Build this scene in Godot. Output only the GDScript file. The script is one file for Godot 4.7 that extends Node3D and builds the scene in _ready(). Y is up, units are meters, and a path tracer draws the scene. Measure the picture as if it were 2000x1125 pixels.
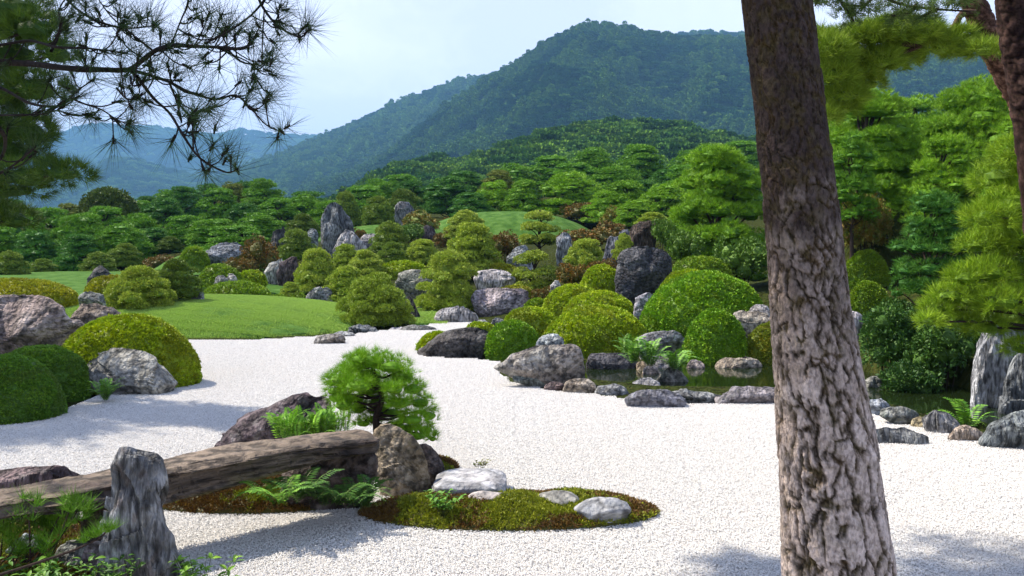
extends Node3D
# A Japanese dry landscape garden: white gravel, clipped azaleas, cloud pines, standing stones, a pond, wooded hills.

const LENS := 1921.0            # focal length in pixels of the 2000 pixel wide photograph
const EYE := Vector3(0, 2.2, 0)
const HORIZON := 455.0
const PITCH := -0.0559

var rng := RandomNumberGenerator.new()
var M := {}                     # materials
var taken := {}                 # names in use at top level
var noise_a := FastNoiseLite.new()
var noise_b := FastNoiseLite.new()
var noise_c := FastNoiseLite.new()
var noise_d := FastNoiseLite.new()
var ground_points: Array[Vector3] = []


class Leafy:
	var v := PackedVector3Array()
	var c := PackedColorArray()
	func put(shape: PackedVector3Array, xf: Transform3D, colors: PackedColorArray) -> void:
		v.append_array(xf * shape)
		c.append_array(colors)
	func mesh(m: Material) -> ArrayMesh:
		var a := []
		a.resize(Mesh.ARRAY_MAX)
		a[Mesh.ARRAY_VERTEX] = v
		a[Mesh.ARRAY_COLOR] = c
		var out := ArrayMesh.new()
		out.add_surface_from_arrays(Mesh.PRIMITIVE_TRIANGLES, a)
		out.surface_set_material(0, m)
		return out


class Solid:
	var v := PackedVector3Array()
	var c := PackedColorArray()
	var i := PackedInt32Array()
	func grid(rows: int, cols: int, closed: bool) -> void:
		# the last rows*cols vertices form a grid; join them
		var at := v.size() - rows * cols
		for r in rows - 1:
			for k in (cols if closed else cols - 1):
				var k2 := (k + 1) % cols
				var p := at + r * cols + k
				var q := at + r * cols + k2
				i.append_array([p, p + cols, q, q, p + cols, q + cols])
	func mesh(m: Material, crisp := false) -> ArrayMesh:
		var a := []
		a.resize(Mesh.ARRAY_MAX)
		a[Mesh.ARRAY_VERTEX] = v
		if c.size() == v.size():
			a[Mesh.ARRAY_COLOR] = c
		a[Mesh.ARRAY_INDEX] = i
		var raw := ArrayMesh.new()
		raw.add_surface_from_arrays(Mesh.PRIMITIVE_TRIANGLES, a)
		if crisp:
			raw.surface_set_material(0, m)
			return raw
		var st := SurfaceTool.new()
		st.create_from(raw, 0)
		st.generate_normals()
		var out := st.commit()
		out.surface_set_material(0, m)
		return out


# ---------------------------------------------------------------- placing
func ray(px: float, py: float) -> Vector3:
	var d := Vector3((px - 1000.0) / LENS, (562.5 - py) / LENS, -1.0).rotated(Vector3.RIGHT, PITCH)
	return d / -d.z

func at(px: float, py: float, depth: float) -> Vector3:
	return EYE + ray(px, py) * depth

func depth_on_gravel(py: float, h := 0.0) -> float:
	return (h - EYE.y) / ray(1000, py).y

func on_gravel(px: float, py: float, h := 0.0) -> Vector3:
	return at(px, py, depth_on_gravel(py, h))

func numbered(called: String) -> String:
	if not taken.has(called):
		taken[called] = 0
		return called
	taken[called] += 1
	return "%s_%03d" % [called, taken[called]]

func tag(o: Node3D, label: String, category: String, group := "", kind := "") -> Node3D:
	if label:
		o.set_meta("label", label)
	if category:
		o.set_meta("category", category)
	if group:
		o.set_meta("group", group)
	if kind:
		o.set_meta("kind", kind)
	return o

func thing(called: String, where: Vector3, label: String, category: String, group := "", turn := 0.0) -> Node3D:
	var o := Node3D.new()
	o.name = numbered(called)
	add_child(o)
	o.position = where
	o.rotation.y = turn
	return tag(o, label, category, group)

func part(parent: Node3D, called: String, mesh: Mesh, kind := "", where := Transform3D()) -> MeshInstance3D:
	var o := MeshInstance3D.new()
	o.name = called
	o.mesh = mesh
	o.transform = where
	parent.add_child(o, true)
	if kind:
		o.set_meta("kind", kind)
	return o

func single(called: String, mesh: Mesh, where: Transform3D, label: String, category: String, group := "", kind := "") -> MeshInstance3D:
	var o := MeshInstance3D.new()
	o.name = numbered(called)
	o.mesh = mesh
	o.transform = where
	add_child(o)
	tag(o, label, category, group, kind)
	return o

func setting(called: String, mesh: Mesh) -> MeshInstance3D:
	return single(called, mesh, Transform3D(), "", "", "", "structure")

func place(proto: Node3D, called: String, where: Vector3, size: Vector3, turn: float, label: String, category: String, group := "") -> Node3D:
	var o: Node3D = proto.duplicate()
	o.name = numbered(called)
	add_child(o)
	o.transform = Transform3D(Basis(Vector3.UP, turn) * Basis.from_scale(size), where)
	return tag(o, label, category, group)


# ---------------------------------------------------------------- materials
func noise_tex(type: int, freq: float, octaves: int, sd: int, ramp: Array, size := 512, normal := false) -> NoiseTexture2D:
	var n := FastNoiseLite.new()
	n.noise_type = type
	n.frequency = freq
	n.fractal_octaves = octaves
	n.fractal_type = FastNoiseLite.FRACTAL_FBM if octaves > 1 else FastNoiseLite.FRACTAL_NONE
	n.seed = sd
	if type == FastNoiseLite.TYPE_CELLULAR:
		n.cellular_return_type = FastNoiseLite.RETURN_DISTANCE2_SUB
	n.domain_warp_enabled = true
	n.domain_warp_amplitude = 0.35 / freq
	n.domain_warp_frequency = freq * 1.3
	var t := NoiseTexture2D.new()
	t.width = size
	t.height = size
	t.seamless = true
	t.noise = n
	t.generate_mipmaps = false
	if ramp:
		var g := Gradient.new()
		g.offsets = PackedFloat32Array()
		var offs := PackedFloat32Array()
		var cols := PackedColorArray()
		for r in ramp:
			offs.append(r[0])
			cols.append(r[1])
		g.offsets = offs
		g.colors = cols
		t.color_ramp = g
	return t

func grey(x: float) -> Color:
	return Color(x, x, x)

func lin(r: float, g: float, b: float) -> Color:      # a linear base colour for albedo_color
	return Color(r, g, b).linear_to_srgb()

func mat(called: String, rough: float, vertex := true, spec := 0.5) -> StandardMaterial3D:
	var m := StandardMaterial3D.new()
	m.resource_name = called
	m.roughness = rough
	m.metallic_specular = spec
	m.vertex_color_use_as_albedo = vertex
	M[called] = m
	return m

func triplanar(m: StandardMaterial3D, scale: float, world := false) -> void:
	m.uv1_triplanar = true
	m.uv1_world_triplanar = world
	m.uv1_triplanar_sharpness = 4.0
	m.uv1_scale = Vector3.ONE * scale

func make_materials() -> void:
	var leaf := mat("leaf", 0.55, true, 0.35)
	leaf.backlight_enabled = true
	leaf.backlight = Color(0.5, 0.5, 0.5)
	leaf.cull_mode = BaseMaterial3D.CULL_DISABLED
	var needle := mat("needle", 0.6, true, 0.3)
	needle.backlight_enabled = true
	needle.backlight = Color(0.45, 0.45, 0.45)
	needle.cull_mode = BaseMaterial3D.CULL_DISABLED
	var forest := mat("forest", 0.8, true, 0.1)
	forest.cull_mode = BaseMaterial3D.CULL_DISABLED
	mat("pebble", 0.85, true, 0.3)
	var stone := mat("stone", 0.82, true, 0.35)
	stone.albedo_texture = noise_tex(FastNoiseLite.TYPE_SIMPLEX_SMOOTH, 0.018, 6, 3, [[0.0, grey(0.42)], [0.38, grey(0.72)], [0.55, grey(0.95)], [1.0, grey(1.0)]])
	stone.heightmap_enabled = true
	stone.heightmap_texture = noise_tex(FastNoiseLite.TYPE_SIMPLEX_SMOOTH, 0.02, 6, 8, [])
	stone.heightmap_scale = 5.0
	triplanar(stone, 1.1)
	var strata := mat("strata", 0.8, true, 0.35)
	strata.albedo_texture = noise_tex(FastNoiseLite.TYPE_SIMPLEX_SMOOTH, 0.016, 6, 13, [[0.0, grey(0.3)], [0.4, grey(0.7)], [0.58, grey(1.0)], [1.0, grey(0.9)]])
	strata.heightmap_enabled = true
	strata.heightmap_texture = noise_tex(FastNoiseLite.TYPE_SIMPLEX_SMOOTH, 0.017, 6, 18, [])
	strata.heightmap_scale = 6.0
	triplanar(strata, 1.0)
	strata.uv1_scale = Vector3(2.2, 0.55, 2.2)
	var smooth := mat("worn_stone", 0.75, true, 0.35)
	smooth.albedo_texture = noise_tex(FastNoiseLite.TYPE_SIMPLEX_SMOOTH, 0.012, 6, 93, [[0.0, grey(0.72)], [0.45, grey(0.9)], [0.65, grey(1.0)], [1.0, grey(0.95)]])
	smooth.heightmap_enabled = true
	smooth.heightmap_texture = stone.heightmap_texture
	smooth.heightmap_scale = 1.6
	triplanar(smooth, 1.2)
	var ledge := mat("ledge", 0.8, true, 0.35)
	ledge.albedo_texture = strata.albedo_texture
	ledge.heightmap_enabled = true
	ledge.heightmap_texture = strata.heightmap_texture
	ledge.heightmap_scale = 4.0
	triplanar(ledge, 1.0)
	ledge.uv1_scale = Vector3(0.55, 3.0, 0.55)
	var bark := mat("bark", 0.9, true, 0.2)
	bark.albedo_texture = noise_tex(FastNoiseLite.TYPE_SIMPLEX_SMOOTH, 0.03, 6, 23, [[0.0, grey(0.6)], [0.4, grey(0.85)], [0.6, grey(1.0)], [1.0, grey(0.95)]])
	bark.heightmap_enabled = true
	bark.heightmap_texture = noise_tex(FastNoiseLite.TYPE_SIMPLEX_SMOOTH, 0.03, 6, 28, [])
	bark.heightmap_scale = 1.3
	triplanar(bark, 2.0)
	bark.uv1_scale = Vector3(3.0, 1.6, 3.0)
	var wood := mat("wood", 0.9, true, 0.2)
	wood.albedo_texture = bark.albedo_texture
	triplanar(wood, 3.0)
	var grass := mat("grass", 0.9, false, 0.15)
	grass.albedo_color = lin(0.075, 0.15, 0.03)
	grass.albedo_texture = noise_tex(FastNoiseLite.TYPE_SIMPLEX_SMOOTH, 0.012, 6, 33, [[0.0, Color(0.62, 0.72, 0.6)], [0.45, Color(0.86, 0.9, 0.8)], [0.7, Color(1.0, 1.0, 1.0)], [1.0, Color(1.0, 0.95, 1.0)]])
	grass.heightmap_enabled = true
	grass.heightmap_texture = noise_tex(FastNoiseLite.TYPE_SIMPLEX_SMOOTH, 0.2, 3, 34, [])
	grass.heightmap_scale = 3.0
	triplanar(grass, 0.25, true)
	var blade := mat("blade", 0.7, true, 0.2)
	blade.backlight_enabled = true
	blade.backlight = Color(0.4, 0.4, 0.4)
	blade.cull_mode = BaseMaterial3D.CULL_DISABLED
	var soil := mat("soil", 0.95, false, 0.1)
	soil.albedo_color = lin(0.05, 0.06, 0.022)
	soil.albedo_texture = noise_tex(FastNoiseLite.TYPE_SIMPLEX_SMOOTH, 0.02, 6, 43, [[0.0, Color(0.5, 0.45, 0.4)], [0.5, Color(0.8, 0.85, 0.7)], [1.0, Color(1.0, 0.9, 0.8)]])
	soil.heightmap_enabled = true
	soil.heightmap_texture = noise_tex(FastNoiseLite.TYPE_SIMPLEX_SMOOTH, 0.05, 5, 44, [])
	soil.heightmap_scale = 6.0
	triplanar(soil, 0.5, true)
	var sand := mat("gravel_bed", 0.95, false, 0.2)
	sand.albedo_color = lin(0.6, 0.58, 0.55)
	sand.albedo_texture = noise_tex(FastNoiseLite.TYPE_CELLULAR, 0.12, 1, 53, [[0.0, grey(0.8)], [0.2, grey(0.95)], [1.0, grey(1.0)]])
	sand.heightmap_enabled = true
	sand.heightmap_texture = sand.albedo_texture
	sand.heightmap_scale = 1.0
	triplanar(sand, 1.5, true)
	var water := mat("water", 0.04, false, 0.6)
	water.albedo_color = lin(0.008, 0.014, 0.004)
	water.normal_enabled = true
	water.normal_texture = noise_tex(FastNoiseLite.TYPE_SIMPLEX_SMOOTH, 0.02, 3, 63, [], 512)
	(water.normal_texture as NoiseTexture2D).as_normal_map = true
	(water.normal_texture as NoiseTexture2D).bump_strength = 1.2
	water.normal_scale = 0.25
	triplanar(water, 0.8, true)
	var slope := mat("slope", 0.95, false, 0.1)
	slope.albedo_color = lin(0.035, 0.075, 0.018)


# ---------------------------------------------------------------- small shapes
func tuft(n: int, length: float, width: float, spread: float, foot := 0.0) -> PackedVector3Array:   # needles, one triangle each
	var out := PackedVector3Array()
	for k in n:
		var th := sqrt(rng.randf()) * spread
		var ph := rng.randf() * TAU
		var d := Vector3(sin(th) * cos(ph), cos(th), sin(th) * sin(ph))
		var side := d.cross(Vector3(rng.randf() - 0.5, rng.randf() - 0.5, rng.randf() - 0.5)).normalized() * width * 0.5
		var b := Vector3(rng.randf() - 0.5, rng.randf() * 0.6, rng.randf() - 0.5) * foot
		out.append_array([b - side, b + side, b + d * length * rng.randf_range(0.75, 1.1)])
	return out

func leaves(n: int, length: float, width: float, spread: float, foot := 0.0) -> PackedVector3Array:   # pointed leaves, two triangles each, folded along the midrib
	var out := PackedVector3Array()
	for k in n:
		var th := sqrt(rng.randf()) * spread
		var ph := rng.randf() * TAU
		var d := Vector3(sin(th) * cos(ph), cos(th), sin(th) * sin(ph))
		var side := d.cross(Vector3(rng.randf() - 0.5, 0.2 * (rng.randf() - 0.5), rng.randf() - 0.5)).normalized()
		var up := side.cross(d).normalized()
		var b := Vector3(rng.randf() - 0.5, rng.randf() * 0.6, rng.randf() - 0.5) * foot
		var l := length * rng.randf_range(0.75, 1.15)
		var m := b + d * l * 0.5 + up * width * 0.12
		var tip := b + d * l
		out.append_array([b, m - side * width * 0.5, tip, b, tip, m + side * width * 0.5])
	return out

func tones(count: int, per: int, base: Array, spread: float) -> Array:    # eight colour arrays for a cluster of count vertices, per vertices a leaf
	var out := []
	for t in 8:
		var cols := PackedColorArray()
		var k := rng.randf_range(1.0 - spread, 1.0 + spread)
		var from: Color = base[rng.randi() % base.size()]
		for l in count / per:
			var j := k * rng.randf_range(0.82, 1.18)
			var other: Color = base[rng.randi() % base.size()]
			var col := from.lerp(other, 0.35)
			for v in per:
				cols.append(Color(col.r * j, col.g * j, col.b * j))
		out.append(cols)
	return out

func kit(shape: String, n: int, length: float, width: float, spread: float, foot: float, base: Array, vary := 0.2, count := 6) -> Dictionary:
	var forms := []
	for k in count:
		forms.append(tuft(n, length, width, spread, foot) if shape == "needle" else leaves(n, length, width, spread, foot))
	return {"forms": forms, "tones": tones(forms[0].size(), 3 if shape == "needle" else 6, base, vary), "base": base}

func facing(n: Vector3) -> Basis:      # y along n, spun at random
	var x := n.cross(Vector3(0.31, 0.17, 0.93)).normalized()
	var z := x.cross(n)
	return Basis(x, n, z) * Basis(Vector3.UP, rng.randf() * TAU)

func sprig(f: Leafy, k: Dictionary, p: Vector3, n: Vector3, s: float) -> void:
	f.put(k.forms[rng.randi() % k.forms.size()], Transform3D(facing(n).scaled_local(Vector3.ONE * s), p), k.tones[rng.randi() % 8])

func blob(f: Leafy, center: Vector3, r: Vector3, color: Color, rough := 0.18) -> void:   # the twiggy inside of a pad
	var pts := PackedVector3Array()
	var rows := 6
	var cols := 10
	for a in rows + 1:
		var th := PI * a / rows
		for b in cols:
			var ph := TAU * b / cols
			var d := Vector3(sin(th) * cos(ph), cos(th), sin(th) * sin(ph))
			pts.append(center + d * r * (1.0 + rough * noise_a.get_noise_3dv(center * 37.0 + d * 90.0)))
	for a in rows:
		for b in cols:
			var p := a * cols + b
			var q := a * cols + (b + 1) % cols
			f.v.append_array([pts[p], pts[q], pts[p + cols], pts[q], pts[q + cols], pts[p + cols]])
			var j := rng.randf_range(0.7, 1.1)
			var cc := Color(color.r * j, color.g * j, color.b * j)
			f.c.append_array([cc, cc, cc, cc, cc, cc])

func pad(f: Leafy, k: Dictionary, center: Vector3, r: Vector3, n: int, low := -0.35, up := 0.5, s := 1.0, core := true) -> void:   # a cloud of needles or leaves
	if core:
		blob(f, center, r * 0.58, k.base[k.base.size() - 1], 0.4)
	for j in n:
		var y := rng.randf_range(low, 1.0)
		var ph := rng.randf() * TAU
		var q := sqrt(maxf(0.0, 1.0 - y * y))
		var d := Vector3(q * cos(ph), y, q * sin(ph))
		var lump := 1.0 + (0.22 if core else 0.9) * noise_a.get_noise_3dv(center * 50.0 + d * 110.0)
		var p := center + d * r * lump * rng.randf_range(0.8 if core else 0.2, 1.0)
		var nn := (d / r).normalized().lerp(Vector3.UP, up).normalized()
		sprig(f, k, p, nn, s * rng.randf_range(0.75, 1.2))

func tube(w: Solid, pts: Array, radii: Array, sides: int, color: Color, rough := 0.0) -> void:
	var rows := pts.size()
	var x := Vector3.RIGHT
	for r in rows:
		var dir: Vector3 = (pts[mini(r + 1, rows - 1)] - pts[maxi(r - 1, 0)]).normalized()
		x = (x - dir * x.dot(dir))
		if x.length() < 0.05:
			x = dir.cross(Vector3(0.3, 0.2, 0.9))
		x = x.normalized()
		var z := dir.cross(x)
		for k in sides:
			var a := TAU * k / sides
			var o: Vector3 = (x * cos(a) + z * sin(a)) * radii[r]
			var p: Vector3 = pts[r] + o
			if rough > 0.0:
				p += o * rough * noise_a.get_noise_3dv(p * 300.0)
			w.v.append(p)
			var j := rng.randf_range(0.75, 1.2)
			w.c.append(Color(color.r * j, color.g * j, color.b * j))
	w.grid(rows, sides, true)

func bark_tube(w: Solid, pts: Array, radii: Array, sides: int, dark: Color, pale: Color) -> void:     # a trunk with flaking bark
	var rows := pts.size()
	for r in rows:
		var dir: Vector3 = (pts[mini(r + 1, rows - 1)] - pts[maxi(r - 1, 0)]).normalized()
		var x := (Vector3.RIGHT - dir * dir.x).normalized()
		var z := dir.cross(x)
		for k in sides:
			var a := TAU * k / sides
			var o: Vector3 = (x * cos(a) + z * sin(a)) * radii[r]
			var p: Vector3 = pts[r] + o
			var q := Vector3(p.x * 1000.0, p.y * 420.0, p.z * 1000.0)
			var e := clampf((noise_c.get_noise_3dv(q + Vector3.ONE * 30.0 * noise_a.get_noise_3dv(p * 300.0)) + 1.0) * 3.5, 0.0, 1.0)
			var n := noise_a.get_noise_3dv(p * 500.0)
			w.v.append(p + o * (0.09 * e + 0.1 * n - 0.06))
			w.c.append(dark.lerp(pale, clampf(e * (0.65 + 1.1 * n), 0.0, 1.0)) * (1.0 + 0.5 * n))
	w.grid(rows, sides, true)

func curve(pts: Array, steps: int) -> Array:        # a smooth path through points
	var out := []
	for k in pts.size() - 1:
		var p0: Vector3 = pts[maxi(k - 1, 0)]
		var p1: Vector3 = pts[k]
		var p2: Vector3 = pts[k + 1]
		var p3: Vector3 = pts[mini(k + 2, pts.size() - 1)]
		for s in steps:
			out.append(p1.cubic_interpolate(p2, p0, p3, float(s) / steps))
	out.append(pts[-1])
	return out

func taper(n: int, a: float, b: float) -> Array:
	var out := []
	for k in n:
		out.append(lerpf(a, b, float(k) / maxi(1, n - 1)))
	return out


# ---------------------------------------------------------------- stones
func rock_mesh(prof: Array, ratio: float, square: float, sd: int, rough: float, tint: Array, m: Material, res := 1.0, sink := 0.3, flat := 0.5) -> ArrayMesh:
	# prof: [height, left, right] in metres from the top down to the ground; ratio: depth over width; square: roundness of the plan
	var fluted: bool = m == M.strata
	var rg := RandomNumberGenerator.new()
	rg.seed = sd * 7919 + 13
	var top: float = prof[0][0]
	var widest := 0.0
	for p in prof:
		widest = maxf(widest, (p[2] - p[1]) * 0.5)
	var size := maxf(widest, top * 0.5)
	var cols := int(72 * res)
	var cap := int(10 * res)
	var side := int(46 * res)
	var cuts := []
	for k in (9 if square < 5.0 else 0):
		var n := Vector3(rg.randf_range(-0.55, 0.55), rg.randf_range(-0.35, 0.75), (1.0 if k % 3 else -1.0) * rg.randf_range(0.35, 1.0)).normalized()
		cuts.append([n, rg.randf_range(0.5, 0.84)])
	for s in [-1.0, 1.0]:
		cuts.append([Vector3(s, rg.randf_range(0.1, 0.7), rg.randf_range(-0.5, 0.5)).normalized(), rg.randf_range(0.86, 0.98)])
	var w := Solid.new()
	var off := Vector3(rg.randf(), rg.randf(), rg.randf()) * 500.0
	var rows := cap + side + 1
	var ca: Color = tint[0]
	var cb: Color = tint[1]
	var cc: Color = tint[2] if tint.size() > 2 else Color(0.34, 0.34, 0.33)
	var amt: float = tint[3] if tint.size() > 3 else 0.5
	var stain: float = tint[4] if tint.size() > 4 else 0.6
	var hue := Color(rg.randf_range(0.93, 1.1), 1.0, rg.randf_range(0.9, 1.06)) * rg.randf_range(0.85, 1.18)
	ca *= hue
	cb *= hue
	for r in rows:
		var shrink := 1.0
		var y := top
		if r < cap:
			shrink = sin(0.5 * PI * (float(r) + 0.02) / cap)
		else:
			y = lerpf(top, -sink, pow(float(r - cap) / side, 0.9))
		var xl: float = prof[-1][1]
		var xr: float = prof[-1][2]
		for k in prof.size() - 1:
			if y <= prof[k][0] and y >= prof[k + 1][0]:
				var t: float = (prof[k][0] - y) / maxf(1e-5, prof[k][0] - prof[k + 1][0])
				t = t * 0.6 + 0.4 * t * t * (3.0 - 2.0 * t)
				xl = lerpf(prof[k][1], prof[k + 1][1], t)
				xr = lerpf(prof[k][2], prof[k + 1][2], t)
				break
		var a := maxf(0.01, (xr - xl) * 0.5)
		var mid := (xl + xr) * 0.5
		var h := clampf(y / top, 0.0, 1.0)
		var b := widest * ratio * lerpf(a / widest, 1.0, 0.35) * sqrt(1.0 - (1.0 - flat * flat) * pow(h, 3.0))
		for k in cols:
			var ph := TAU * k / cols
			var cx := cos(ph)
			var cz := sin(ph)
			var ex := signf(cx) * pow(absf(cx), 2.0 / square)
			var ez := signf(cz) * pow(absf(cz), 2.0 / square)
			var q := Vector3(ex * shrink, h * 2.0 - 1.0, ez * shrink)
			for c in cuts:
				var over: float = q.dot(c[0]) - c[1]
				if over > 0.0:
					q -= Vector3(c[0].x * 0.45, c[0].y * 0.2, c[0].z) * over * 0.95
			var p := Vector3(mid + q.x * a, y + (q.y - (h * 2.0 - 1.0)) * top * 0.5, q.z * b)
			var out := Vector3(q.x, 0.35 + 0.6 * h * (1.0 - shrink), q.z).normalized()
			var s := p / size
			var n1 := noise_a.get_noise_3dv(s * 55.0 + off)
			var n2 := noise_b.get_noise_3dv((s * 90.0 if not fluted else Vector3(s.x * 110.0, s.y * 24.0, s.z * 110.0)) + off)
			var n3 := noise_c.get_noise_3dv(s * 70.0 + off + Vector3(n1, n2, n1) * 14.0)
			var crack := clampf((n3 + 1.0) * 4.0, 0.0, 1.0)
			var block := noise_d.get_noise_3dv((s if not fluted else Vector3(s.x * 1.5, s.y * 0.6, s.z * 1.5)) * 42.0 + off + Vector3(n2, n1, n2) * 5.0)
			p += out * size * rough * (0.75 * n1 + (0.75 if fluted else 0.4) * n2 + (0.75 if square < 5.0 else 0.1) * block - 0.25 * (1.0 - crack))
			w.v.append(p)
			var tone := noise_a.get_noise_3dv(s * 38.0 + off * 1.7) * 1.2 + 0.5 * n2
			var col := ca.lerp(cb, clampf(0.5 + tone * 1.4 + 0.35 * block, 0.0, 1.0))
			var streak := noise_b.get_noise_3dv((Vector3(s.x * 190.0, s.y * 40.0, s.z * 190.0) if fluted else s * 75.0) + off)
			col = col.lerp(Color(ca.r * 0.3, ca.g * 0.3, ca.b * 0.32), clampf((streak - 0.16) * 2.4, 0.0, stain))
			var lichen := noise_a.get_noise_3dv(s * 160.0 + off * 2.3)
			col = col.lerp(cc, clampf((lichen - 0.22 + 0.15 * n1) * 5.0, 0.0, 1.0) * amt)
			col = col * lerpf(0.45, 1.0, crack)
			w.c.append(col)
	w.grid(rows, cols, true)
	return w.mesh(m, true)

var TINT := {
	"grey": [Color(0.236, 0.236, 0.242), Color(0.425, 0.413, 0.401)],
	"slab": [Color(0.33, 0.36, 0.385), Color(0.45, 0.47, 0.49), Color(0.26, 0.28, 0.28), 0.3, 0.3],
	"light": [Color(0.401, 0.401, 0.413), Color(0.614, 0.602, 0.590), Color(0.708, 0.708, 0.684), 0.4],
	"step": [Color(0.3, 0.29, 0.275), Color(0.43, 0.41, 0.385), Color(0.22, 0.21, 0.19), 0.4, 0.4],
	"white": [Color(0.566, 0.566, 0.566), Color(0.802, 0.791, 0.767), Color(0.236, 0.236, 0.236), 0.12],
	"dark": [Color(0.071, 0.071, 0.078), Color(0.159, 0.153, 0.153), Color(0.295, 0.295, 0.295), 0.35],
	"purple": [Color(0.112, 0.083, 0.088), Color(0.224, 0.171, 0.171), Color(0.354, 0.330, 0.319), 0.4],
	"warm": [Color(0.319, 0.266, 0.224), Color(0.507, 0.454, 0.401), Color(0.153, 0.136, 0.124), 0.7],
	"mottled": [Color(0.330, 0.277, 0.266), Color(0.496, 0.454, 0.437), Color(0.118, 0.112, 0.106), 0.6],
	"blue": [Color(0.142, 0.159, 0.183), Color(0.295, 0.319, 0.342), Color(0.472, 0.484, 0.484), 0.5],
	"green": [Color(0.153, 0.177, 0.153), Color(0.354, 0.366, 0.330), Color(0.496, 0.496, 0.448), 0.5],
	"tan": [Color(0.33, 0.26, 0.165), Color(0.52, 0.44, 0.32), Color(0.2, 0.17, 0.09), 0.6, 0.35],
	"brown": [Color(0.083, 0.061, 0.053), Color(0.189, 0.142, 0.118), Color(0.307, 0.283, 0.260), 0.35],
	"bluewhite": [Color(0.354, 0.378, 0.401), Color(0.543, 0.555, 0.566), Color(0.165, 0.165, 0.177), 0.5],
}

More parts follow.
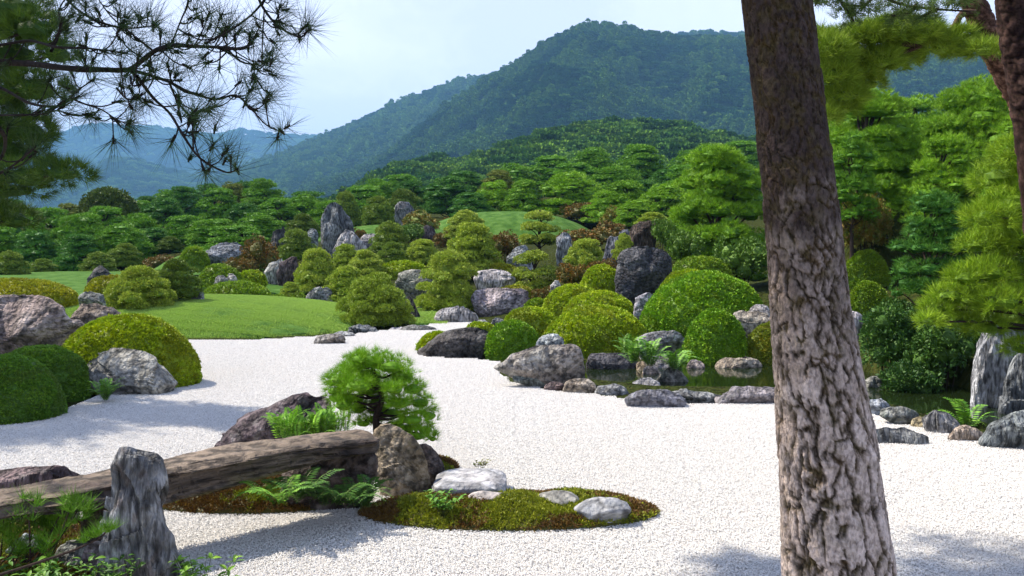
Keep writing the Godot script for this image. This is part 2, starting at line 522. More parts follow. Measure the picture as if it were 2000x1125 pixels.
# [label, colour, depth of the middle (0: it stands on the gravel), depth/width, squareness, roughness, material, profile from the top: [y, left, right] in pixels of the photograph]
var ROCKS := [
	["big weathered boulder half in shade behind the three shaded azaleas", "mottled", 15.6, 0.7, 2.6, 0.1, "stone", [[569, 15, 95], [577, -30, 122], [598, -60, 143], [635, -75, 150], [695, -80, 130]]],
	["pale low boulder behind the big bright azalea", "warm", 20.0, 0.6, 2.6, 0.12, "stone", [[590, 150, 195], [598, 140, 222], [626, 132, 245]]],
	["dark grey stone wedged between yellow azalea and conical cloud pine", "grey", 22.0, 0.7, 2.4, 0.12, "stone", [[567, 165, 180], [575, 156, 204], [594, 152, 208]]],
	["broad grey boulder leaning on the front of the big bright azalea", "grey", 0.0, 0.55, 2.6, 0.1, "stone", [[680, 205, 240], [688, 180, 283], [704, 158, 306], [730, 149, 325], [752, 165, 337], [771, 200, 330]]],
	["dark triangular stone on the far lawn beside the clipped mound", "dark", 29.0, 0.6, 2.5, 0.08, "stone", [[518, 193, 201], [530, 182, 213], [552, 169, 223]]],
	["tallest standing stone, dark face with pale weathered top", "blue", 42.0, 0.55, 3.0, 0.09, "strata", [[394, 645, 664], [402, 636, 675], [422, 630, 683], [445, 628, 692], [468, 628, 695], [490, 628, 694]]],
	["pale pointed stone leaning at the foot of the tallest standing stone", "light", 40.5, 0.6, 2.6, 0.1, "strata", [[448, 673, 688], [458, 665, 698], [488, 652, 716]]],
	["small dark stone left of the tallest standing stone's foot", "blue", 41.5, 0.7, 2.5, 0.12, "stone", [[447, 604, 616], [455, 600, 622], [482, 606, 621]]],
	["narrow jagged black stone rising from the rust coloured shrubs", "dark", 40.0, 0.6, 2.8, 0.13, "strata", [[441, 546, 556], [449, 531, 558], [468, 529, 556], [512, 523, 549]]],
	["squat grey block stone behind the small clipped mounds", "blue", 37.0, 0.6, 3.0, 0.09, "stone", [[472, 418, 468], [479, 406, 473], [500, 403, 471], [518, 402, 452]]],
	["pale grey half of the split stone beside the rust shrubs", "light", 33.5, 0.8, 2.8, 0.1, "strata", [[505, 540, 552], [514, 525, 555], [535, 516, 552], [556, 516, 550]]],
	["purple brown half of the split stone beside the rust shrubs", "purple", 33.2, 0.7, 3.0, 0.08, "strata", [[501, 568, 582], [512, 548, 584], [535, 543, 581], [560, 545, 575]]],
	["grey dome shaped stone at the back edge of the near lawn", "grey", 27.6, 0.7, 2.4, 0.1, "stone", [[560, 618, 642], [567, 605, 650], [580, 598, 652], [593, 596, 655]]],
	["dark leaning stone standing below the rear cloud pines", "blue", 50.0, 0.6, 2.8, 0.08, "strata", [[394, 776, 800], [402, 772, 806], [420, 771, 811], [436, 773, 815]]],
	["brown black cleft stone among shrubs before the far green mound", "purple", 44.0, 0.7, 3.2, 0.09, "strata", [[440, 830, 848], [446, 814, 852], [460, 813, 853], [478, 813, 853]]],
	["pale low stone to the right of the pointed stone", "light", 41.0, 0.7, 2.5, 0.12, "stone", [[456, 708, 732], [462, 703, 742], [480, 702, 748]]],
	["rugged dark green stone behind the front cloud pine", "green", 29.0, 0.6, 2.7, 0.13, "stone", [[526, 800, 848], [532, 774, 882], [548, 776, 880], [570, 778, 874], [604, 776, 872]]],
	["black slab stone leaning behind the front cloud pine", "purple", 24.6, 0.6, 3.0, 0.06, "strata", [[580, 796, 804], [598, 795, 813], [618, 796, 820], [636, 799, 822]]],
	["pale boulder with flowing streaks at the gravel channel's far end", "bluewhite", 0.0, 0.6, 2.6, 0.08, "strata", [[597, 888, 908], [603, 862, 918], [614, 851, 928], [630, 847, 931]]],
	["whitish draped stone on top of the big block boulder", "white", 29.5, 0.6, 2.8, 0.07, "strata", [[526, 950, 984], [531, 932, 997], [545, 926, 1006], [566, 932, 1012]]],
	["big flat-topped block boulder at the end of the gravel channel", "mottled", 26.0, 0.55, 3.6, 0.08, "stone", [[560, 940, 1028], [566, 922, 1040], [585, 918, 1038], [605, 926, 1030], [624, 940, 1018]]],
	["pale stone half hidden behind the open cloud pine", "bluewhite", 33.0, 0.7, 2.5, 0.1, "stone", [[479, 1008, 1030], [488, 998, 1037], [505, 991, 1042], [526, 988, 1046]]],
	["upright pale stone left of the round cloud pine", "bluewhite", 32.0, 0.7, 3.0, 0.1, "strata", [[455, 1096, 1110], [463, 1086, 1119], [480, 1085, 1117], [510, 1085, 1108]]],
	["upright streaked stone to the right of the round cloud pine", "blue", 28.5, 0.7, 3.0, 0.09, "strata", [[462, 1188, 1222], [469, 1181, 1226], [495, 1178, 1216], [526, 1168, 1206]]],
	["tall brown block stone above the big dark boulder", "brown", 29.5, 0.6, 3.6, 0.07, "strata", [[432, 1243, 1286], [440, 1230, 1290], [460, 1228, 1284], [490, 1225, 1280]]],
	["small dark stone left of the tall brown block", "blue", 30.5, 0.8, 2.5, 0.12, "stone", [[449, 1214, 1228], [454, 1208, 1232], [470, 1210, 1232]]],
	["big dark boulder with a slanting crack above the azalea mounds", "dark", 23.6, 0.6, 3.0, 0.07, "stone", [[479, 1238, 1288], [486, 1212, 1308], [503, 1202, 1319], [528, 1199, 1317], [548, 1197, 1302], [588, 1203, 1268]]],
	["pale stone between the dark boulder and the widest azalea", "bluewhite", 21.3, 0.7, 2.5, 0.09, "stone", [[572, 1262, 1276], [582, 1240, 1284], [612, 1236, 1290]]],
	["smooth charcoal boulder on the gravel beside the round azalea", "dark", 0.0, 0.6, 2.6, 0.07, "stone", [[640, 893, 938], [646, 873, 953], [658, 852, 959], [674, 832, 956], [688, 812, 952], [697, 806, 950]]],
	["big pinkish boulder with a moss cushion at the pond corner", "mottled", 0.0, 0.55, 2.7, 0.1, "stone", [[670, 1042, 1122], [680, 1024, 1138], [700, 998, 1146], [722, 968, 1150], [742, 995, 1152], [760, 1050, 1148]]],
	["small grey stone on the back of the moss topped boulder", "bluewhite", 17.2, 0.8, 2.6, 0.12, "stone", [[653, 1065, 1092], [660, 1050, 1099], [690, 1040, 1100]]],
	["wedge stone of grey green slate before the moss topped boulder", "green", 0.0, 0.6, 3.0, 0.07, "strata", [[725, 1012, 1058], [732, 997, 1085], [745, 1003, 1096], [757, 1032, 1094]]],
	["small purple brown stone tucked beside the slate wedge", "purple", 0.0, 0.8, 2.5, 0.1, "stone", [[747, 1070, 1096], [753, 1063, 1103], [763, 1062, 1104]]],
	["squared beige stone on the gravel edge below the moss topped boulder", "warm", 0.0, 0.7, 3.2, 0.07, "stone", [[742, 1108, 1155], [749, 1101, 1164], [768, 1099, 1166]]],
	["low grey stone between squared beige stone and pond", "grey", 0.0, 0.7, 2.8, 0.1, "stone", [[752, 1195, 1215], [757, 1168, 1222], [771, 1164, 1228]]],
	["rounded grey stone behind the blue grey flat boulder", "bluewhite", 14.5, 0.8, 2.5, 0.07, "stone", [[737, 1248, 1276], [745, 1234, 1290], [772, 1231, 1300]]],
	["pointed grey stone standing in the pond", "green", 15.4, 0.7, 2.5, 0.08, "stone", [[715, 1304, 1318], [725, 1291, 1332], [740, 1281, 1344], [756, 1275, 1354]]],
	["blue grey flat boulder lying on the gravel before the pond", "blue", 0.0, 0.5, 3.0, 0.07, "stone", [[764, 1236, 1316], [771, 1226, 1334], [785, 1220, 1341], [797, 1218, 1341]]],
	["long low grey stone on the pond's gravel edge", "grey", 0.0, 0.6, 2.8, 0.1, "stone", [[762, 1330, 1375], [767, 1316, 1398], [774, 1313, 1413], [785, 1335, 1412]]],
	["wide sloping stone on the pond edge beside the big trunk", "grey", 0.0, 0.6, 2.9, 0.09, "stone", [[757, 1432, 1520], [764, 1422, 1545], [775, 1408, 1550], [790, 1403, 1550]]],
	["smooth grey bank stone above the ferns by the pond", "grey", 18.3, 0.6, 2.7, 0.07, "stone", [[645, 1290, 1325], [651, 1256, 1335], [665, 1244, 1338], [690, 1250, 1336]]],
	["dark flat slab with pale top hanging over the pond", "dark", 16.9, 0.6, 4.0, 0.05, "stone", [[688, 1146, 1236], [691, 1142, 1250], [710, 1143, 1248], [735, 1146, 1244]]],
	["brownish stone at the pond bank beside the slab", "mottled", 17.0, 0.8, 2.7, 0.11, "stone", [[690, 1278, 1308], [698, 1268, 1315], [728, 1264, 1317]]],
	["small yellowish round stone beside the slab", "tan", 16.7, 0.8, 2.3, 0.05, "stone", [[705, 1248, 1260], [710, 1243, 1267], [724, 1242, 1270]]],
	["small pale round stone at the water's edge", "warm", 16.3, 0.8, 2.3, 0.05, "stone", [[714, 1262, 1276], [718, 1256, 1285], [730, 1254, 1288]]],
	["small brown stone below the ferns on the far bank", "mottled", 16.9, 0.8, 2.6, 0.12, "stone", [[703, 1350, 1362], [709, 1343, 1372], [726, 1340, 1382]]],
	["pale rough stone at the waterline below the round azaleas", "warm", 17.0, 0.6, 3.0, 0.1, "stone", [[698, 1412, 1470], [703, 1402, 1481], [715, 1398, 1487], [730, 1400, 1488]]],
	["flat pale stone between the widest azalea and the trunk", "warm", 18.6, 0.8, 3.0, 0.08, "stone", [[606, 1440, 1490], [611, 1432, 1500], [634, 1436, 1502]]],
	["little pale stone on top of the flat stone beside the trunk", "light", 19.0, 0.8, 2.7, 0.08, "stone", [[594, 1470, 1496], [598, 1462, 1504], [622, 1460, 1508]]],
	["white squared stone just right of the big trunk", "white", 16.0, 0.6, 3.6, 0.05, "strata", [[607, 1640, 1686], [612, 1636, 1690], [640, 1638, 1684], [665, 1640, 1676]]],
	["light pointed stone on the gravel edge right of the trunk", "bluewhite", 0.0, 0.8, 2.6, 0.1, "stone", [[780, 1706, 1730], [787, 1696, 1742], [810, 1690, 1748]]],
	["grey green wedge stone along the right gravel edge", "green", 0.0, 0.5, 3.0, 0.09, "stone", [[797, 1745, 1775], [803, 1728, 1797], [815, 1724, 1804], [829, 1745, 1806]]],
	["little buff stone between two wedge stones on the gravel edge", "tan", 0.0, 0.8, 2.4, 0.07, "stone", [[817, 1795, 1810], [822, 1788, 1816], [834, 1786, 1820]]],
	["creased grey stone with twin peaks on the right gravel edge", "grey", 0.0, 0.6, 2.9, 0.11, "strata", [[802, 1826, 1850], [810, 1817, 1872], [825, 1811, 1882], [846, 1812, 1890]]],
	["low buff stone sloping from the twin peaked stone", "warm", 0.0, 0.6, 3.0, 0.09, "strata", [[834, 1884, 1904], [842, 1874, 1922], [862, 1862, 1934]]],
	["blue grey boulder cut by the right border of the picture", "blue", 0.0, 0.7, 2.6, 0.06, "strata", [[806, 1990, 2040], [820, 1962, 2060], [845, 1945, 2080], [882, 1930, 2090]]],
	["flat streaked stone lying alone on the gravel right of the trunk", "grey", 0.0, 0.4, 2.7, 0.09, "strata", [[835, 1725, 1785], [842, 1700, 1805], [855, 1690, 1818], [868, 1680, 1815]]],
	["tall blue grey standing stone rising out of the right pond", "bluewhite", 13.2, 0.7, 3.0, 0.09, "strata", [[592, 1930, 2020], [612, 1916, 2035], [680, 1907, 2040], [750, 1899, 2020], [830, 1893, 2000]]],
	["massive blue stone leaning beside the tall standing stone", "blue", 12.6, 0.7, 2.8, 0.08, "strata", [[670, 1995, 2060], [695, 1972, 2080], [750, 1956, 2090], [840, 1953, 2090]]],
	["dark mossy stone under the shrubs at the right pond", "green", 14.8, 0.8, 2.6, 0.08, "stone", [[735, 1700, 1725], [743, 1690, 1735], [778, 1686, 1740]]],
	["low wet stone at the shaded waterline under the shrubs", "green", 14.4, 0.8, 2.6, 0.1, "stone", [[765, 1765, 1785], [771, 1757, 1795], [788, 1752, 1800]]],
	["round grey stone lying alone on gravel before the near lawn", "warm", 0.0, 0.6, 2.8, 0.1, "stone", [[653, 632, 662], [658, 616, 671], [672, 612, 674]]],
	["flat sliver of stone at the near lawn's edge", "bluewhite", 21.0, 0.7, 2.6, 0.1, "stone", [[648, 660, 680], [652, 648, 692], [658, 645, 694]]],
	["low grey ledge stone at the foot of the front cloud pine", "blue", 22.2, 0.6, 2.8, 0.12, "strata", [[634, 700, 722], [640, 682, 736], [651, 672, 744]]],
	["small pale ledge stone right of the front cloud pine", "bluewhite", 22.4, 0.7, 2.6, 0.09, "stone", [[638, 765, 785], [642, 759, 798], [650, 756, 802]]],
	["long pale ledge stone at the channel mouth", "grey", 22.3, 0.5, 3.0, 0.08, "stone", [[635, 795, 840], [640, 784, 853], [650, 780, 857]]],
	["little grey stone left of the small clipped mound on the channel", "grey", 23.0, 0.8, 2.5, 0.12, "stone", [[619, 966, 978], [624, 960, 985], [638, 957, 990]]],
	["tiny pale stone at the end of the gravel channel", "light", 23.6, 0.8, 2.5, 0.1, "stone", [[624, 936, 946], [628, 930, 950], [635, 928, 952]]],
	["pale shard leaning under the front cloud pine", "light", 23.4, 0.7, 2.8, 0.12, "strata", [[610, 706, 722], [616, 698, 728], [628, 694, 730]]],
	["small pale stone pair beside the lower clipped mounds", "light", 29.3, 0.8, 2.5, 0.12, "stone", [[535, 447, 458], [541, 443, 463], [553, 441, 464]]],
	["small dark stone among the lower clipped mounds", "grey", 29.2, 0.8, 2.6, 0.12, "stone", [[538, 425, 438], [544, 419, 446], [556, 417, 448]]],
	["little pale stone at the trunk of the second cloud pine", "bluewhite", 24.2, 0.8, 2.5, 0.12, "stone", [[565, 382, 394], [570, 376, 398], [582, 374, 400]]],
	["small whitish stone peeping through the big front cloud pines", "white", 23.9, 0.8, 2.5, 0.12, "stone", [[594, 766, 776], [600, 760, 781], [614, 756, 784]]],
	["small pale stone below the rust shrub near azalea mounds", "white", 26.2, 0.8, 2.5, 0.12, "stone", [[548, 1082, 1092], [556, 1075, 1096], [572, 1072, 1098]]],
	["pale stone glimpsed through pines on the right slope", "white", 24.0, 0.7, 2.6, 0.1, "stone", [[358, 1706, 1716], [364, 1701, 1722], [378, 1700, 1724]]],
]

func build_rock(e: Array, n: int) -> void:
	var prof: Array = e[7]
	var base: float = prof[-1][0]
	var xl := 1e9
	var xr := -1e9
	for p in prof:
		xl = minf(xl, p[1])
		xr = maxf(xr, p[2])
	var mid := (xl + xr) * 0.5
	var depth: float = e[2]
	if depth == 0.0:
		var front := depth_on_gravel(base)
		depth = front + 0.75 * (xr - xl) * 0.5 * front / LENS * e[3]
		var foot := on_gravel(mid, base)
		foot.z = -depth
		foot.x = (mid - 1000.0) * depth / LENS
		var k := depth / LENS
		var lift := 455.0 + 2.2 * LENS / depth      # where the middle's foot would be seen
		var shape := []
		for p in prof:
			shape.append([maxf(0.0, (lift - p[0]) * k), (p[1] - mid) * k, (p[2] - mid) * k])
		shape[-1][0] = 0.0
		single("boulder", rock_mesh(shape, e[3], e[4], n, e[5], TINT[e[1]], M[e[6]], 1.0), Transform3D(Basis(), foot), e[0], "rock", "garden stones")
		return
	var o: Vector3 = at(mid, base, depth)
	var s: float = depth / LENS
	var local := []
	for p in prof:
		local.append([(base - p[0]) * s, (p[1] - mid) * s, (p[2] - mid) * s])
	var small := (xr - xl) < 60
	single("boulder", rock_mesh(local, e[3], e[4], n, e[5], TINT[e[1]], M[e[6]], 0.7 if small else 1.0, 0.5), Transform3D(Basis(), o), e[0], "rock", "garden stones")


# ---------------------------------------------------------------- clipped azaleas
# [label, left, right, top, base, depth (0: on the gravel), tone, depth/width, leaf size in pixels, flatness]
var DOMES := [
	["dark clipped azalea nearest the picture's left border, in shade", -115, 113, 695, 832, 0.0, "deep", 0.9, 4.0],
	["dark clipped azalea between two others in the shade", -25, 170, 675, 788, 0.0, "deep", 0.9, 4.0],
	["big bright clipped azalea with a boulder leaning on it", 103, 385, 614, 766, 0.0, "bright", 0.75, 5.5],
	["yellowish clipped azalea behind the half shaded boulder", -70, 153, 543, 606, 23.0, "olive", 0.8, 4.0],
	["olive clipped mound behind the conical cloud pine", 167, 262, 537, 578, 25.5, "olive", 0.8, 4.0],
	["round clipped mound at the foot of the squat grey block", 350, 408, 481, 520, 36.0, "mid", 0.9, 4.0],
	["clipped mound with small stones before it", 385, 476, 516, 566, 30.0, "mid", 0.8, 4.0],
	["small clipped mound beside the rust shrubs", 462, 522, 527, 557, 31.0, "bright", 0.8, 4.0],
	["wide low clipped mound behind the near lawn", 393, 534, 549, 591, 27.5, "mid", 0.7, 4.0],
	["tiny clipped mound at the lawn's rear edge", 526, 562, 575, 592, 28.0, "mid", 0.8, 4.0],
	["little clipped mound left of the dome shaped stone", 563, 602, 572, 590, 28.2, "mid", 0.8, 4.0],
	["low bright clipped mound above the rugged dark stone", 735, 840, 509, 540, 33.5, "bright", 0.7, 4.0],
	["low olive clipped mound behind the whitish draped stone", 935, 1022, 513, 552, 31.5, "olive", 0.7, 4.0],
	["thin clipped mound on top of the block boulder", 975, 1040, 557, 572, 27.2, "olive", 0.6, 4.0],
	["wide bright azalea mound above the moss topped boulder", 1055, 1270, 596, 694, 19.4, "bright", 0.75, 4.5],
	["round azalea beside the charcoal boulder on the gravel", 944, 1058, 627, 701, 0.0, "fresh", 0.9, 4.5],
	["azalea mound behind the round azalea of the gravel edge", 975, 1098, 599, 660, 21.0, "bright", 0.8, 4.0],
	["left of two overlapping azalea mounds under the dark boulder", 1058, 1182, 555, 620, 23.2, "bright", 0.8, 4.0],
	["right of two overlapping azalea mounds under the dark boulder", 1098, 1243, 569, 625, 21.8, "bright", 0.8, 4.0],
	["steep azalea mound against the dark boulder's left side", 1132, 1220, 517, 580, 25.4, "bright", 0.8, 4.0],
	["small dark clipped mound right of the block boulder", 1020, 1078, 582, 616, 24.5, "mid", 0.8, 4.0],
	["widest azalea mound, leafy and bright, beside the trunk", 1250, 1502, 529, 660, 20.6, "fresh", 0.8, 5.0],
	["azalea mound right of the dark boulder behind the widest one", 1280, 1405, 526, 600, 23.0, "bright", 0.8, 4.0],
	["uppermost azalea mound under the big pine's shade", 1303, 1432, 501, 555, 25.0, "mid", 0.8, 4.0],
	["ball shaped azalea at the pond before the widest mound", 1332, 1461, 604, 722, 17.7, "fresh", 0.9, 5.0],
	["brownish azalea at the pond touching the trunk", 1448, 1560, 631, 720, 17.7, "brown", 0.9, 4.0],
	["upper clipped mound to the right of the trunk", 1640, 1740, 489, 590, 22.5, "mid", 0.8, 4.0],
	["lower clipped mound to the right of the trunk", 1650, 1740, 550, 622, 20.3, "mid", 0.8, 4.0],
	["small clipped mound at the channel's right bank", 906, 972, 628, 655, 21.6, "bright", 0.8, 4.0],
	["crescent of clipped azalea peeping behind the charcoal boulder", 812, 900, 646, 694, 18.4, "bright", 0.7, 4.0],
]
var LEAF_TONE := {
	"deep": [Color(0.085, 0.2, 0.016), Color(0.13, 0.26, 0.02)],  # deep green, with the shade over these azaleas put into the tone
	"bright": [Color(0.27, 0.37, 0.008), Color(0.36, 0.46, 0.012), Color(0.2, 0.32, 0.008)],
	"fresh": [Color(0.159, 0.329, 0.012), Color(0.244, 0.415, 0.015), Color(0.110, 0.244, 0.012)],
	"mid": [Color(0.146, 0.256, 0.012), Color(0.207, 0.317, 0.015)],
	"olive": [Color(0.256, 0.281, 0.015), Color(0.317, 0.342, 0.017)],
	"brown": [Color(0.171, 0.232, 0.015), Color(0.244, 0.244, 0.017)],
}

func build_dome(e: Array, n: int) -> void:
	rng.seed = 4000 + n
	var mid: float = (e[1] + e[2]) * 0.5
	var depth: float = e[5]
	var o: Vector3
	var high: float
	var half: float
	if depth == 0.0:
		var front := depth_on_gravel(e[4])
		depth = front / (1.0 - 0.5 * (e[2] - e[1]) / LENS * e[7])
		o = Vector3((mid - 1000.0) * depth / LENS, 0, -depth)
		half = (e[2] - e[1]) * 0.5 * depth / LENS
		high = 2.2 - (e[3] - 455.0) * depth / LENS
	else:
		o = at(mid, e[4], depth)
		half = (e[2] - e[1]) * 0.5 * depth / LENS
		high = (e[4] - e[3]) * depth / LENS
	var deep: float = half * e[7]
	var px := depth / LENS
	var leaf: float = px * e[8] * 1.08
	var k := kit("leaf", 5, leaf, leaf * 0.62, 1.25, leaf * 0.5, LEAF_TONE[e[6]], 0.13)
	var young := []
	for c in LEAF_TONE[e[6]]:
		young.append(Color(c.r * 1.18, c.g * 1.08, c.b * 1.1))
	var k_young := kit("leaf", 5, leaf * 1.1, leaf * 0.55, 1.0, leaf * 0.5, young, 0.2)
	var worn := []
	for c in LEAF_TONE[e[6]]:
		worn.append(Color(c.r * 0.85, c.g * 0.75, c.b))
	var k_worn := kit("leaf", 4, leaf, leaf * 0.5, 1.25, leaf * 0.5, worn, 0.25)
	var f := Leafy.new()
	var area: float = TAU * 0.9 * half * maxf(high, half * 0.5)
	var count := int(clampf(area / (leaf * leaf * 0.55), 200, 15000))
	var r := Vector3(half - leaf * 0.35, high - leaf * 0.4, deep - leaf * 0.35)
	var core := Solid.new()
	for a in 15:
		var y := 1.0 - pow(a / 14.0, 1.0) * 1.0
		for b in 28:
			var ph := TAU * b / 28
			var q := pow(maxf(0.0, 1.0 - pow(y, 2.2)), 0.48) if a else 0.001
			var d := Vector3(q * cos(ph), y, q * sin(ph))
			var lump := 1.0 + 0.065 * noise_a.get_noise_3dv(d * 45.0 + Vector3(n * 31.0, 0, 0))
			core.v.append(d * r * lump * 0.985 - Vector3(0, 0.0 if a < 14 else 0.2, 0))
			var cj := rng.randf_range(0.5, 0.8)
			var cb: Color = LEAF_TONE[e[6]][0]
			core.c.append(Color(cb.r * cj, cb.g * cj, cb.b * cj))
	core.grid(15, 28, true)
	for j in count:
		var y := pow(rng.randf(), 0.85)
		var ph := rng.randf() * TAU
		if sin(ph) < -0.25 and rng.randf() < 0.45:
			continue
		var q := pow(maxf(0.0, 1.0 - pow(y, 2.2)), 0.48)
		var d := Vector3(q * cos(ph), y, q * sin(ph))
		var lump := 1.0 + 0.065 * noise_a.get_noise_3dv(d * 45.0 + Vector3(n * 31.0, 0, 0))
		var nn := Vector3(q * cos(ph) / r.x, y / r.y, q * sin(ph) / r.z).normalized()
		var zone := noise_a.get_noise_3dv(d * r * 55.0 + Vector3(0, n * 17.0, 0)) + rng.randf_range(-0.12, 0.12)
		var which: Dictionary = k_young if zone > 0.17 else k_worn if zone < -0.2 else k
		var out := rng.randf_range(-0.45, 0.05) if rng.randf() > 0.015 else rng.randf_range(0.1, 0.5)
		sprig(f, which, d * r * lump + nn * leaf * out, nn, rng.randf_range(0.75, 1.15))
	var t := thing("azalea_bush", o, e[0], "azalea bush", "clipped azaleas")
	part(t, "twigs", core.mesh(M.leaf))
	part(t, "foliage", f.mesh(M.leaf), "stuff")


# ---------------------------------------------------------------- cloud pines and pines
var CLOUD_TONE := [Color(0.270, 0.356, 0.032), Color(0.389, 0.454, 0.054), Color(0.184, 0.270, 0.022)]
var CLOUD_DARK := [Color(0.15, 0.225, 0.024), Color(0.22, 0.29, 0.034), Color(0.1, 0.17, 0.018)]
var PINE_TONE := [Color(0.112, 0.263, 0.013), Color(0.168, 0.336, 0.017), Color(0.073, 0.190, 0.013)]
var PINE_DARK := [Color(0.069, 0.194, 0.020), Color(0.106, 0.250, 0.022), Color(0.044, 0.138, 0.018)]
var PINE_BRIGHT := [Color(0.17, 0.33, 0.012), Color(0.24, 0.41, 0.016), Color(0.11, 0.24, 0.012)]
var RUST_TONE := [Color(0.19, 0.085, 0.012), Color(0.14, 0.1, 0.015), Color(0.24, 0.11, 0.015), Color(0.1, 0.1, 0.015)]

func make_cloud_pine(sd: int, w: float, h: float, tuft_len: float, tone: Array, openness := 0.0, dense := 1.0) -> Node3D:
	# a pruned pine: layers of rounded pads that narrow to a domed top
	rng.seed = 900 + sd
	var root := Node3D.new()
	var f := Leafy.new()
	var wood := Solid.new()
	var k := kit("leaf", 6, tuft_len, tuft_len * 0.34, 1.0, tuft_len * 0.8, tone, 0.24)
	var lean := Vector3(rng.randf_range(-0.12, 0.12) * w, 0, rng.randf_range(-0.06, 0.06) * w)
	var trunk := curve([Vector3(0, -0.6, 0), Vector3(0, 0.02, 0), Vector3(lean.x * 0.8, h * 0.35, lean.z), Vector3(-lean.x * 0.3, h * 0.65, 0), Vector3(lean.x * 0.2, h * 0.9, 0)], 5)
	tube(wood, trunk, taper(trunk.size(), w * 0.045, w * 0.012), 8, Color(0.045, 0.035, 0.028))
	var clumps := int(34 * lerpf(1.0, 0.62, openness))
	for j in clumps:
		var u := (j + 0.5) / clumps
		var t := pow(u, 1.25)                      # 0 at the skirt, 1 at the top
		if openness > 0.5:
			t = (floorf(t * 3.0) + 0.25 + 0.5 * rng.randf()) / 3.0
		else:
			t = lerpf(t, (floorf(t * 4.0) + 0.5) / 4.0, 0.5)
		var a := j * 2.39996 + rng.randf_range(-0.35, 0.35)
		var bulge := 1.0 + 0.16 * sin(t * 17.0 + sd) * (0.4 + openness)
		var reach := w * 0.5 * pow(maxf(0.0, 1.0 - pow(t, 2.8)), 0.58) * bulge
		var q := w * rng.randf_range(0.115, 0.195)
		var rr := maxf(0.0, reach - q * rng.randf_range(0.7, 1.3))
		var y := lerpf(h * (0.13 + 0.12 * openness), h * 0.93, t) - q * 0.3 + rng.randf_range(-0.03, 0.03) * h
		var p := Vector3(cos(a) * rr, y, sin(a) * rr)
		pad(f, k, p, Vector3(q, q * rng.randf_range(0.48, 0.68), q), int(dense * 9.0 * q * q / (tuft_len * tuft_len)), -0.45, 0.4)
		if j % 2 == 0:
			var tp: Vector3 = trunk[clampi(int(float(trunk.size()) * (0.25 + 0.65 * (y / h - 0.15))), 0, trunk.size() - 1)]
			tube(wood, [tp, tp.lerp(p, 0.5) + Vector3(0, 0.02 * h, 0), p - Vector3(0, q * 0.2, 0)], [w * 0.016, w * 0.011, w * 0.006], 5, Color(0.045, 0.035, 0.028))
	if openness < 0.5:
		for j in 7:
			var t := j / 7.0
			var reach := w * 0.27 * sqrt(1.0 - t * t)
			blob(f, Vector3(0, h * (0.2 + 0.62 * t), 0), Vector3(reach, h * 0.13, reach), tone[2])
	part(root, "trunk", wood.mesh(M.wood))
	part(root, "crown", f.mesh(M.leaf), "stuff")
	return root

func make_pine(sd: int, w: float, h: float, tuft_len: float, tone: Array, pads := 54, needle_w := 0.13, n := 9, low := 0.12, dense := 1.0, thick := 0.46) -> Node3D:
	# a spreading garden pine: flat pads of upright needles on a bent trunk
	rng.seed = 1700 + sd
	var root := Node3D.new()
	var f := Leafy.new()
	var wood := Solid.new()
	var k := kit("needle", n, tuft_len, tuft_len * needle_w, 1.0, tuft_len * 0.35, tone, 0.22)
	var bend := w * 0.1
	var trunk := curve([Vector3(0, -0.8, 0), Vector3(0, 0, 0), Vector3(rng.randf_range(-bend, bend), h * 0.3, rng.randf_range(-bend, bend)), Vector3(rng.randf_range(-bend, bend), h * 0.6, rng.randf_range(-bend, bend)), Vector3(0, h * 0.88, 0)], 5)
	tube(wood, trunk, taper(trunk.size(), w * 0.04, w * 0.01), 8, Color(0.06, 0.043, 0.035))
	for j in pads:
		var t := pow((j + 0.5) / pads, 1.15)
		t = lerpf(t, (floorf(t * 5.0) + 0.5) / 5.0, 0.42)
		var y := h * lerpf(low, 0.95, t)
		var reach := w * 0.5 * pow(maxf(0.0, 1.0 - pow(maxf(0.0, t - 0.05), 2.3)), 0.6) * rng.randf_range(0.82, 1.05)
		var a := j * 2.39996 + rng.randf_range(-0.5, 0.5)
		var pr := w * lerpf(0.15, 0.125, t) * rng.randf_range(0.75, 1.3)
		var rr := maxf(0.0, reach - pr * 0.8) * (sqrt(rng.randf()) * 0.45 + 0.55)
		var p := Vector3(cos(a) * rr, y + rng.randf_range(-0.05, 0.05) * h - pr * 0.3, sin(a) * rr)
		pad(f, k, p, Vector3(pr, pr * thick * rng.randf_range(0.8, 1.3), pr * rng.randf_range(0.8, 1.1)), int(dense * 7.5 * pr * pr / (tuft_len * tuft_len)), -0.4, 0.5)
		if j % 2:
			continue
		var tp: Vector3 = trunk[clampi(int(trunk.size() * (0.22 + 0.7 * (y / h - 0.1))), 0, trunk.size() - 1)]
		var limb := curve([tp, tp.lerp(p, 0.4) + Vector3(0, -0.02 * h, 0), tp.lerp(p, 0.75) + Vector3(0, 0.02 * h, 0), p], 3)
		tube(wood, limb, taper(limb.size(), w * 0.014, w * 0.004), 5, Color(0.06, 0.043, 0.035))
	part(root, "trunk", wood.mesh(M.wood))
	part(root, "crown", f.mesh(M.needle), "stuff")
	return root

